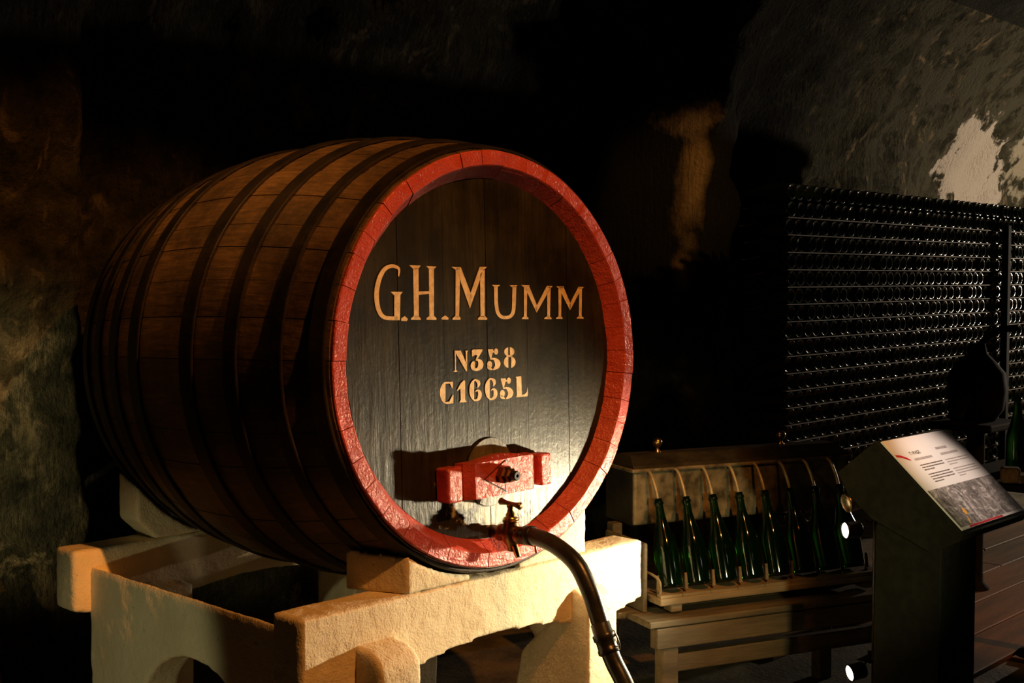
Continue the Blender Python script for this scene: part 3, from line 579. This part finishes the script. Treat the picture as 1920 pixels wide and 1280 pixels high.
tpart('drain_cock', tube_me(spline([(0.0, -0.012, -0.03), (0.0, -0.02, -0.048), (0.002, -0.026, -0.066)], 4), lambda t: 0.010 - 0.002 * t, 10), M['brass'])

# ================================================================== THE HOSE
hose_pts = [b2w((0.0, -0.078, -0.513)), b2w((0.0, -0.125, -0.510))] + [Vector(p) for p in [(0.0, -0.215, 0.864), (0.0, -0.294, 0.823), (0.0, -0.343, 0.756), (0.0, -0.372, 0.695), (0.0, -0.400, 0.628), (0.0, -0.430, 0.574), (0.0, -0.467, 0.523),
    (0.0, -0.53, 0.42), (0.01, -0.63, 0.27), (0.04, -0.76, 0.12), (0.12, -0.92, 0.032), (0.32, -1.10, 0.03), (0.6, -1.35, 0.03), (0.9, -1.75, 0.03)]]
hp = spline(hose_pts, 8)
hose = thing('hose', (0.9, -1.75, 0.0), label='thick black rubber hose curving down from the brass tap', cat='hose')
HO = Matrix.Translation((-0.9, 1.75, 0))
def hpart(name, me, mat): return link(name, xform(me, HO), mat, hose, True)
hpart('rubber_tube', tube_me(hp, 0.0250, 18), M['hose'])
def along(i): return hp[i], (hp[i + 1] - hp[i - 1]).normalized()
def collar(name, i, prof, mat, seg=20):
    p, t = along(i)
    me = lathe_me(prof, seg)
    me.transform(Matrix.Translation(p) @ t.to_track_quat('Z', 'Y').to_matrix().to_4x4())
    return hpart(name, me, mat)
collar('hose_clamp', 5, [(0.0252, -0.018), (0.0285, -0.016), (0.0285, 0.016), (0.0252, 0.018)], M['black_iron'])
ic = min(range(len(hp)), key=lambda i: (hp[i] - Vector((0.0, -0.397, 0.638))).length)
collar('coupling', ic, [(0.0252, -0.040), (0.0272, -0.038), (0.0276, -0.012), (0.0320, -0.008), (0.0320, 0.006), (0.0278, 0.010), (0.0278, 0.030), (0.0305, 0.034), (0.0305, 0.044), (0.0252, 0.048)], M['hose'])
p, t = along(ic)
# wire bail on the coupling
side = Vector((0.69, -0.72, 0)).normalized(); frontv = t.cross(side).normalized()
bail = [p + side * 0.030 - t * 0.02 - frontv * 0.006, p + side * 0.036 + t * 0.0 - frontv * 0.012, p + side * 0.034 + t * 0.025 - frontv * 0.008, p + side * 0.030 + t * 0.035 + frontv * 0.004, p + side * 0.035 + t * 0.012 + frontv * 0.014, p + side * 0.031 - t * 0.018 + frontv * 0.010]
hpart('bail_clip', tube_me(spline(bail, 5), 0.0022, 8), M['steel'])
collar('brass_ring', ic + 4, [(0.0252, -0.006), (0.0268, -0.005), (0.0268, 0.005), (0.0252, 0.006)], M['brass'])

# ================================================================== THE BOTTLE FILLER
FA = math.atan2(-0.376, 0.926)
FO = Vector((0.942, 0.068, 0.0))
filler = thing('bottle_filler', FO, (0, 0, FA), 'antique siphon bottle filler with lidded metal tank on a wooden bench', 'filling machine')
def fpart(name, me, mat, parent=None, sm=False): return link(name, me, mat, parent or filler, sm)
NB, PITCH_B, LEAN = 8, 0.1158, radians(17)
TX0, TX1, TY0, TZ0, TZ1 = -0.055, 0.925, 0.175, 0.722, 0.925
# tank with hollow bottom edge, rounded front corners
tank = fpart('tank', box_me(TX0, TX1, TY0, TY0 + 0.20, TZ0, TZ1 - 0.006, 0.012, 3), M['zinc'])
fpart('tank_rim', box_me(TX0 - 0.010, TX1 + 0.010, TY0 - 0.012, TY0 + 0.212, TZ1 - 0.008, TZ1 + 0.006, 0.005, 2), M['zinc'], tank)
for x in (TX0 - 0.004, TX1):
    fpart('end_shade', box_me(x, x + 0.004, TY0 + 0.002, TY0 + 0.20, TZ0 + 0.002, TZ1 - 0.008), M['dark_zinc'], tank)  # dark sheet painting shade over the tank's end face
lid_pts = [(TY0 - 0.006, TZ1 + 0.006), (TY0 + 0.004, TZ1 + 0.016), (TY0 + 0.06, TZ1 + 0.048), (TY0 + 0.14, TZ1 + 0.048), (TY0 + 0.196, TZ1 + 0.016), (TY0 + 0.206, TZ1 + 0.006)]
lid = fpart('lid', loft_me([Vector((TX0 + 0.0 + 0.02 * (z > TZ1 + .02), y, z)) for y, z in lid_pts], [Vector((TX1 - 0.02 * (z > TZ1 + .02), y, z)) for y, z in lid_pts]), M['dark_zinc'])
for x in (0.105, 0.672):
    k = fpart('knob', xform(lathe_me([(0.014, 0.0), (0.014, 0.004), (0.006, 0.010), (0.006, 0.018), (0.013, 0.024), (0.0185, 0.034), (0.0185, 0.044), (0.012, 0.053), (0.003, 0.056)], 18), Matrix.Translation((x, TY0 + 0.10, TZ1 + 0.047))), M['brass'], lid, True)
# tray with scalloped front ledge
def scallop_me(y0, y1, z0, z1):
    top, n = [], 10
    xs0 = -PITCH_B / 2
    outl = []
    for i in range(NB):
        for k in range(n):
            a = k / n
            outl.append((xs0 + (i + a) * PITCH_B, y0 + 0.020 - 0.020 * abs(2 * a - 1) ** 1.4 * 0 - 0.022 * (1 - sin(pi * a)) * -1 * 0 + 0.0))
    return outl
tray = fpart('tray', box_me(-0.095, 0.905, -0.085, 0.19, 0.490, 0.514, 0.003, 1), M['pine'])
bz = 0.5155
for i in range(NB + 1):
    # cusp between two bottles: a small triangular saddle of the scalloped ledge with its peg
    x = (i - 0.5) * PITCH_B
    w = PITCH_B * 0.5
    pts = [(-w * .98, -0.076), (-w * .98, -0.062), (-w * .70, -0.056), (-w * .40, -0.044), (-0.012, -0.018), (-0.006, -0.002), (0.006, -0.002), (0.012, -0.018), (w * .40, -0.044), (w * .70, -0.056), (w * .98, -0.062), (w * .98, -0.076)]
    if i == 0: pts = [p for p in pts if p[0] > -0.03]; pts = [(-0.03, -0.076), (-0.03, -0.05)] + pts
    if i == NB: pts = [p for p in pts if p[0] < 0.03]; pts = pts + [(0.03, -0.05), (0.03, -0.076)]
    fpart('scallop', loft_me([Vector((x + a, b, 0.514)) for a, b in pts], [Vector((x + a, b, 0.524)) for a, b in pts]), M['pine'], tray)
    fpart('peg', tube_me(spline([(x, -0.010, 0.514), (x, -0.006, 0.548), (x, -0.002, 0.578)], 3), lambda t: 0.0075 - 0.002 * t, 8), M['pine'], tray, True)
fpart('end_bracket', tube_me(spline([(-0.075, -0.05, 0.514), (-0.076, -0.048, 0.565), (-0.085, -0.02, 0.585), (-0.09, 0.03, 0.588)], 4), 0.005, 8), M['pine'], tray)
fpart('tray_cleat', box_me(-0.045, 0.0, -0.075, -0.02, 0.462, 0.490, 0.003, 1), M['pine'], tray)
fpart('tray_cleat', box_me(0.80, 0.845, -0.075, -0.02, 0.462, 0.490, 0.003, 1), M['pine'], tray)
# siphon tubes
for i in range(NB):
    x = i * PITCH_B
    pts = [(x, 0.072, 0.765), (x, 0.1, 0.845), (x, 0.122, 0.885), (x, 0.146, 0.915), (x, TY0 - 0.006, 0.922), (x, TY0 + 0.01, 0.915)]
    fpart('siphon_tube', tube_me(spline(pts, 4), 0.0058, 8), M['tube'], tank, True)
# bench below
for k, (y0, y1, z0, z1) in enumerate([(-0.14, 0.02, 0.432, 0.455), (0.026, 0.19, 0.430, 0.453), (0.196, 0.36, 0.432, 0.455)]):
    fpart('bench_plank', box_me(-0.20 + 0.03 * (k == 0), 0.98, y0, y1, z0, z1, 0.004, 1), M['dark_wood'])
fpart('front_rail', box_me(-0.14, 0.97, -0.135, -0.09, 0.355, 0.428, 0.004, 1), M['rail'])
fpart('lower_rail', box_me(-0.075, 0.93, -0.110, -0.075, 0.262, 0.325, 0.004, 1), M['rail'])
fpart('back_rail', box_me(-0.14, 0.97, 0.31, 0.35, 0.355, 0.428, 0.004, 1), M['dark_wood'])
for x in (-0.11, 0.88):
    for y in (-0.125, 0.285):
        fpart('leg', box_me(x, x + 0.065, y, y + 0.055, 0.0, 0.43, 0.004, 1), M['rail'] if y < 0 else M['dark_wood'])
for x in (-0.085, 0.895):
    fpart('post', box_me(x - 0.02, x + 0.02, 0.235, 0.285, 0.455, 0.725, 0.004, 1), M['dark_wood'])
    fpart('tray_support', box_me(x - 0.005, x + 0.03, 0.06, 0.16, 0.455, 0.49, 0.003, 1), M['dark_wood'])
fpart('side_board', box_me(-0.125, -0.108, -0.02, 0.26, 0.455, 0.70, 0.004, 1), M['dark_wood'])

# bottles standing in the tray
BOT = [(0.002, 0.020), (0.026, 0.010), (0.036, 0.002), (0.041, 0.0), (0.0450, 0.004), (0.0458, 0.014), (0.0458, 0.125), (0.0435, 0.150), (0.0380, 0.173), (0.0290, 0.200), (0.0220, 0.228), (0.0172, 0.255), (0.0155, 0.285), (0.0152, 0.296), (0.0180, 0.298), (0.0182, 0.306), (0.0152, 0.309), (0.0150, 0.318), (0.0105, 0.319), (0.0105, 0.300)]
bot_me = lathe_me(BOT, 32); bot_me.materials.append(M['glass'])
for p in bot_me.polygons: p.use_smooth = True
order = ['first', 'second', 'third', 'fourth', 'fifth', 'sixth', 'seventh', 'last']
Rf = Matrix.Rotation(FA, 4, 'Z')
for i in range(NB):
    o = bpy.data.objects.new('champagne_bottle', bot_me); COL.objects.link(o)
    o.matrix_world = Matrix.Translation(FO) @ Rf @ Matrix.Translation((i * PITCH_B, 0.0, 0.527)) @ Matrix.Rotation(-LEAN, 4, 'X')
    if i == 0: lab = 'leaning green bottle nearest the concrete stand, first in the filler row'
    elif i == NB - 1: lab = 'leaning dark green bottle beside the lectern, last in the filler row'
    else: lab = 'leaning green glass bottle, %s from the concrete stand in the filler row' % order[i]
    tag(o, lab, 'bottle', 'bottles under the siphon filler')

# ================================================================== THE LECTERN
LX0, LX1 = 0.597, 1.021
lect = thing('lectern', (0.81, -0.99, 0), label='dark information lectern with a sloping lit text panel', cat='lectern')
LO = Matrix.Translation((-0.81, 0.99, 0))
def lpart(name, me, mat, parent=None):
    return link(name, xform(me, LO), mat, parent or lect)
side_o = [(-1.145, 0.935), (-1.135, 0.915), (-1.05, 0.875), (-0.88, 0.945), (-0.806, 1.005), (-0.773, 1.065), (-0.885, 1.162), (-0.897, 1.156)]
lpart('head', loft_me([Vector((LX0 - .004, y, z)) for y, z in side_o], [Vector((LX1 + .004, y, z)) for y, z in side_o]), M['black'])
lpart('column', box_me(0.602, 0.83, -1.08, -0.885, 0.02, 0.93, 0.004, 1), M['black'])
lpart('foot', box_me(0.56, 0.90, -1.16, -0.82, 0.0, 0.02, 0.003, 1), M['black'])
# sloping sign: local u to the right, v up the slope
S0 = Vector((LX0 + .002, -1.139, 0.9455)); S1 = Vector((LX0 + .002, -0.901, 1.1625)); su = Vector((1, 0, 0)); sv = (S1 - S0).normalized(); sn = su.cross(sv)
SW, SH = 0.420, (S1 - S0).length
def on_sign(u, v, h=0.0): return S0 + su * u + sv * v + sn * h
def sign_poly(pts, h): return [on_sign(u, v, h) for u, v in pts]
def print_mat():
    m, nt, b = new_mat('printed_old_photograph')
    v = coords(nt, (1.0, 1.6, 1.6))
    f = noise_tex(nt, v, 26, 8, 0.75, 1.2)
    g = noise_tex(nt, coords(nt, (60, 9, 9)), 1.0, 4, 0.6, 0.8)
    f = math_n(nt, 'ADD', math_n(nt, 'MULTIPLY', f, 0.65), math_n(nt, 'MULTIPLY', g, 0.35))
    setc(nt, b, ramp(nt, f, [(0.36, (0.03, 0.025, 0.022)), (0.50, (0.22, 0.19, 0.17)), (0.62, (0.62, 0.55, 0.50))]))
    b.inputs['Roughness'].default_value = 0.35
    return m
M['photo'] = print_mat()
M['paper'] = simple_mat('white_sign_print', (0.72, 0.67, 0.62), (0.80, 0.75, 0.70), 3, 0.35, 0, 0, 10)
M['ink'] = simple_mat('dark_print_ink', (0.10, 0.07, 0.06), (0.16, 0.12, 0.10), 60, 0.4, 0, 0, 10)
M['grey_ink'] = simple_mat('grey_print_ink', (0.38, 0.32, 0.30), (0.46, 0.40, 0.36), 60, 0.4, 0, 0, 10)
M['red_ink'] = simple_mat('red_print_ink', (0.50, 0.02, 0.03), (0.60, 0.04, 0.05), 30, 0.35, 0, 0, 10)
M['flame_amber'] = simple_mat('flat_amber', (0.85, 0.35, 0.04), (1.0, 0.62, 0.15), 90, 0.35, 0, 0, 10)
sign = lpart('sign_panel', loft_me(sign_poly([(0, 0), (SW, 0), (SW, SH), (0, SH)], -0.002), sign_poly([(0, 0), (SW, 0), (SW, SH), (0, SH)], 0.002)), M['paper'])
def flat(name, polys, mat, h=0.0026):
    vs_, fs = [], []
    for p in polys:
        n0 = len(vs_); vs_ += sign_poly(p, h); fs.append(tuple(range(n0, n0 + len(p))))
    return lpart(name, mesh(vs_, fs, name, False), mat, sign)
def rect(u0, u1, v0, v1): return [(u0, v0), (u1, v0), (u1, v1), (u0, v1)]
flat('printed_photograph', [rect(0.002, SW - .002, 0.008, 0.138)], M['photo'], 0.0023)
flat('red_stripe', [[(0.05, 0.001), (0.27, 0.001), (0.27, 0.007), (0.05, 0.007)]], M['red_ink'])
flat('red_slash', [[(0.004, 0.270), (0.004, 0.262), (0.03, 0.255), (0.055, 0.243), (0.065, 0.243), (0.05, 0.256), (0.028, 0.266)]], M['red_ink'])
flat('flame_mark', [[(0.066, 0.012), (0.072, 0.010), (0.084, 0.028), (0.083, 0.034), (0.076, 0.030)], [(0.086, 0.040), (0.098, 0.038), (0.103, 0.048), (0.102, 0.060), (0.092, 0.064), (0.088, 0.054), (0.082, 0.050)]], M['flame_amber'])  # small amber flame-shaped marks laid on the panel
random.seed(9)
def lines(u0, u1, v_top, n, gap, hgt, last=0.5):
    out = []
    for i in range(n):
        v = v_top - i * gap; u = u0; end = u1 if i < n - 1 else u0 + (u1 - u0) * last
        while u < end - 0.004:
            w = min(random.uniform(0.006, 0.020), end - u)
            out.append(rect(u, u + w, v - hgt, v)); u += w + 0.0022
    return out
flat('body_text', lines(0.085, 0.225, 0.222, 3, 0.0088, 0.0032, 0.45) + lines(0.085, 0.225, 0.188, 4, 0.0088, 0.0032, 0.4), M['ink'])
flat('translated_text', lines(0.245, 0.395, 0.222, 3, 0.0088, 0.0032, 0.35) + lines(0.245, 0.395, 0.188, 4, 0.0088, 0.0032, 0.3), M['grey_ink'])
flat('subheading', lines(0.085, 0.195, 0.246, 1, 0.01, 0.0075, 1.0), M['grey_ink'])
flat('translated_heading', lines(0.250, 0.325, 0.268, 1, 0.01, 0.008, 1.0) + lines(0.250, 0.36, 0.246, 1, 0.01, 0.0075, 1.0), M['grey_ink'])
# heading in plain capitals: TIRAGE
def caps(word, u, v, h, w, t):
    G = {'T': [[(0, 1 - t), (1, 1 - t), (1, 1), (0, 1)], [(.5 - t / 2, 0), (.5 + t / 2, 0), (.5 + t / 2, 1), (.5 - t / 2, 1)]],
         'I': [[(.5 - t / 2, 0), (.5 + t / 2, 0), (.5 + t / 2, 1), (.5 - t / 2, 1)]],
         'R': [[(0, 0), (t, 0), (t, 1), (0, 1)], [(0, 1 - t), (.9, 1 - t), (.9, 1), (0, 1)], [(.9 - t, .5), (.9, .5), (.9, 1), (.9 - t, 1)], [(0, .45), (.9, .45), (.9, .45 + t), (0, .45 + t)], [(.4, .45), (.4 + t, .45), (1, 0), (1 - t, 0)]],
         'A': [[(0, 0), (t, 0), (.5 + t / 2, 1), (.5 - t / 2, 1)], [(1 - t, 0), (1, 0), (.5 + t / 2, 1), (.5 - t / 2, 1)], [(.2, .3), (.8, .3), (.8, .3 + t), (.2, .3 + t)]],
         'G': [[(0, 0), (t, 0), (t, 1), (0, 1)], [(0, 1 - t), (1, 1 - t), (1, 1), (0, 1)], [(0, 0), (1, 0), (1, t), (0, t)], [(1 - t, 0), (1, 0), (1, .5), (1 - t, .5)], [(.5, .5 - t), (1, .5 - t), (1, .5), (.5, .5)]],
         'E': [[(0, 0), (t, 0), (t, 1), (0, 1)], [(0, 1 - t), (1, 1 - t), (1, 1), (0, 1)], [(0, 0), (1, 0), (1, t), (0, t)], [(0, .5 - t / 2), (.8, .5 - t / 2), (.8, .5 + t / 2), (0, .5 + t / 2)]]}
    out = []
    for i, ch in enumerate(word):
        for p in G[ch]: out.append([(u + i * w * 1.3 + a * w, v + b * h) for a, b in p])
    return out
flat('heading', caps('TIRAGE', 0.085, 0.259, 0.011, 0.0085, 0.2), M['ink'])

# ------------------------------------------------------------------ small spotlights fixed behind the lectern
def aim_matrix(loc, d): return Matrix.Translation(loc) @ Vector(d).to_track_quat('Z', 'Y').to_matrix().to_4x4()
CAN = [(0.012, -0.060), (0.024, -0.056), (0.027, -0.050), (0.027, -0.010), (0.0285, -0.008), (0.0285, 0.0), (0.0255, 0.001), (0.0245, -0.010)]
def can_lamp(name, label, loc, d, lit, arm_to, mat, scale=1.0):
    t = thing(name, loc, label=label, cat='spotlight', group='spotlights behind the lectern')
    Mx = aim_matrix((0, 0, 0), d) @ Matrix.Scale(scale, 4)
    link('housing', xform(lathe_me(CAN, 24), Mx), mat, t, True)
    lens = lathe_me([(0.0249, -0.006), (0.0249, -0.004), (0.012, 0.0), (0.001, 0.0008)], 24); lens.transform(Mx)
    link('lens', lens, M['bulb'] if lit else M['steel'], t, True)
    d = Vector(d).normalized()
    a = -d * 0.045 * scale; b = Vector(arm_to) - Vector(loc)
    link('bracket', tube_me(spline([a, a + Vector((0.01, -0.004, 0.02)) + (b - a) * 0.3, a + (b - a) * 0.75, b], 4), 0.0032, 8), M['black_iron'], t, True)
    return t
pole = thing('lamp_stand', (1.16, -0.60, 0.0), label='thin dark metal pole carrying the spotlights behind the lectern', cat='lamp stand')
link('pole', xform(lathe_me([(0.008, 0.012), (0.008, 0.90), (0.005, 0.905)], 12), Matrix.Identity(4)), M['black_iron'], pole, True)
link('base', lathe_me([(0.11, 0.0), (0.11, 0.008), (0.02, 0.016), (0.012, 0.03)], 24), M['black_iron'], pole, True)
L1 = Vector((1.057, -0.544, 0.800)); D1 = Vector((-0.80, 0.47, -0.02)).normalized()
can_lamp('spotlight', 'small lit spotlight glaring white beside the last bottles', L1, D1, True, (1.152, -0.598, 0.83), M['black_iron'])
L2 = Vector((1.052, -0.569, 0.333)); D2 = Vector((-0.80, 0.45, -0.14)).normalized()
can_lamp('spotlight', 'small lit spotlight near the floor at the foot of the lectern', L2, D2, True, (1.152, -0.60, 0.36), M['black_iron'])
L3 = Vector((1.052, -0.551, 0.890)); D3 = Vector((-0.80, 0.45, -0.22)).normalized()
can_lamp('spotlight', 'unlit dull metal can spotlight above the glaring one', L3, D3, False, (1.153, -0.60, 0.885), M['steel'], 1.1)
def key(name, L, D, aim, power, angle, blend, color):
    o = spot(name, L + D * 0.012, Vector(aim), power, color, angle, blend, 0.016); return o
WARM = (1.0, 0.82, 0.52)
key('barrel_spot_light', L1, D1, (0.05, 0.06, 0.70), 158, 95, 1.0, WARM)
key('stand_spot_light', L2, D2, (-0.2, 0.0, 0.42), 9, 120, 0.9, WARM)

# ================================================================== THE WALL OF BOTTLES
SB = [(0.003, 0.022), (0.022, 0.016), (0.033, 0.003), (0.038, 0.0), (0.0425, 0.004), (0.0435, 0.014), (0.0435, 0.135), (0.037, 0.17), (0.024, 0.215), (0.0155, 0.25), (0.0150, 0.30)]
sb_me = lathe_me(SB, 18, 'Y'); sb_me.materials.append(M['stack_glass'])
for p in sb_me.polygons: p.use_smooth = True
SX0, SX1, SY = 3.0, 6.9, 0.86
ZT = 2.128; PZ = 0.0895
random.seed(21)
slots = []
rows = 20
for r in range(rows):
    z = ZT - 0.0445 - r * PZ
    n = int((SX1 - SX0) / 0.0905)
    for i in range(n):
        x = SX0 + 0.045 + i * 0.0905 + (0.02 if r % 2 else 0)
        zz = z + 0.014 * (x - 3.0) / 3.0 * 1.0
        slots.append((x, SY + random.uniform(-0.010, 0.010), zz, r, i))
def to_view(p):
    d = Vector(p) - CAM_POS; rt = Vector((cos(YAW), -sin(YAW), 0)); up = rt.cross(FWD); z = d.dot(FWD)
    return 960 + F_PIX * d.dot(rt) / z, 640 - F_PIX * d.dot(up) / z, z
near, far_ = [], []
seen = []
for s in slots:
    u, v, d = to_view(s[:3])
    hidden = v > 860 or (v > 800 and u > 1610) or u > 1935 or (1760 < u < 1875 and v > 690)
    (far_ if hidden else seen).append((d, s))
seen.sort(key=lambda t: t[0])
near = [s for d, s in seen[:300]]; rest = [s for d, s in seen[300:]] + [s for d, s in far_]
def nth(k):
    words = ['first', 'second', 'third', 'fourth', 'fifth', 'sixth', 'seventh', 'eighth', 'ninth', 'tenth', 'eleventh', 'twelfth']
    if k <= 12: return words[k - 1]
    return '%d%s' % (k, {1: 'st', 2: 'nd', 3: 'rd'}.get(k % 10 if k % 100 not in (11, 12, 13) else 0, 'th'))
for x, y, z, r, i in near:
    o = bpy.data.objects.new('stacked_bottle', sb_me); COL.objects.link(o)
    o.location = (x, y, z); o.rotation_euler = (0, random.uniform(0, 6.28), 0)
    tag(o, 'dark bottle base in the stacked wall, %s layer down, %s from the left end' % (nth(r + 1), nth(i + 1)), 'bottle', 'bottles stacked in the wall of bottles')
bm = bmesh.new()
small = lathe_me(SB[:8], 12, 'Y')
for x, y, z, r, i in rest:
    n0 = len(bm.verts); bm.from_mesh(small); bm.verts.ensure_lookup_table()
    for v in bm.verts[n0:]: v.co += Vector((x, y, z))
me = bpy.data.meshes.new('stack_rest'); bm.to_mesh(me); bm.free()
so = link('bottle_stack', me, M['stack_glass'], None, True)
tag(so, 'remaining bottles of the far and low part of the lath-stacked bottle wall', 'bottles', kind='stuff')
lath_me = box_me(-(SX1 - SX0) / 2, (SX1 - SX0) / 2, -0.004, 0.030, -0.0022, 0.0022); lath_me.materials.append(M['lath'])
for r in range(2, rows):
    o = bpy.data.objects.new('lath', lath_me); COL.objects.link(o)
    o.location = ((SX0 + SX1) / 2, SY - 0.006, ZT - r * PZ + 0.014 * 0.63 + 0.0005); o.rotation_euler = (0, -0.0047, 0)
    tag(o, 'thin pale wooden lath lying under the %s layer of the bottle wall' % nth(r), 'lath', 'laths between the bottle layers')
post = link('rack_post', box_me(5.66, 5.71, 0.79, 0.835, 0.0, 2.0, 0.004, 1), M['black'])
tag(post, 'dark upright post standing before the bottle wall at the right', 'post')

# ================================================================== DARK CORNER BEHIND THE LECTERN
dm = thing('corking_machine', (3.72, 0.16, 0), label='dark unlit machine silhouetted against the bottle wall behind the lectern', cat='machine')
def dpart(name, me, mat, sm=False): return link(name, me, mat, dm, sm)
dpart('column', lathe_me([(0.08, 0.0), (0.08, 0.03), (0.05, 0.06), (0.045, 0.12), (0.045, 0.86), (0.07, 0.90), (0.07, 0.94)], 20), M['black'], True)
dpart('table', box_me(-0.20, 0.20, -0.16, 0.16, 0.86, 0.90, 0.01, 2), M['black'])
dpart('press_body', lathe_me([(0.09, 0.90), (0.135, 0.96), (0.15, 1.06), (0.14, 1.15), (0.09, 1.21), (0.05, 1.25), (0.04, 1.30)], 24), M['black'], True)
dpart('lever', tube_me(spline([(0.0, 0.0, 1.28), (0.08, -0.06, 1.36), (0.16, -0.14, 1.38)], 5), 0.018, 10), M['black'], True)
dpart('spout_arm', tube_me(spline([(-0.08, 0.0, 1.05), (-0.20, 0.0, 1.00), (-0.25, 0.0, 0.93)], 5), 0.04, 12), M['black'], True)

tb = thing('display_table', (2.47, -0.52, 0), label='dark display table at the right edge behind the lectern', cat='table')
link('table_top', box_me(-0.17, 0.62, -0.22, 0.25, 0.782, 0.812, 0.005, 1), M['black'], tb)
link('pedestal', lathe_me([(0.15, 0.0), (0.15, 0.02), (0.04, 0.04), (0.035, 0.74), (0.08, 0.782)], 20), M['black'], tb, True).location = (0.33, -0.05, 0)
o = bpy.data.objects.new('champagne_bottle', bot_me); COL.objects.link(o); o.location = (2.70, -0.455, 0.8125)
tag(o, 'green bottle standing on the dark table at the right edge of the picture', 'bottle')
wb = link('wooden_block', box_me(-0.036, 0.036, -0.036, 0.036, 0.0, 0.062, 0.010, 2), M['cork'])
wb.location = (2.345, -0.57, 0.8125); wb.rotation_euler = (0, 0, 0.5); tag(wb, 'brown rounded wooden block on the table beside the standing bottle', 'block')
wb = link('wooden_block', box_me(-0.05, 0.05, -0.03, 0.03, 0.0, 0.035, 0.006, 2), M['cork'])
wb.location = (2.375, -0.605, 0.8125); wb.rotation_euler = (0, 0, 0.75); tag(wb, 'tan flat wooden block at the table corner, cut by the frame edge', 'block')
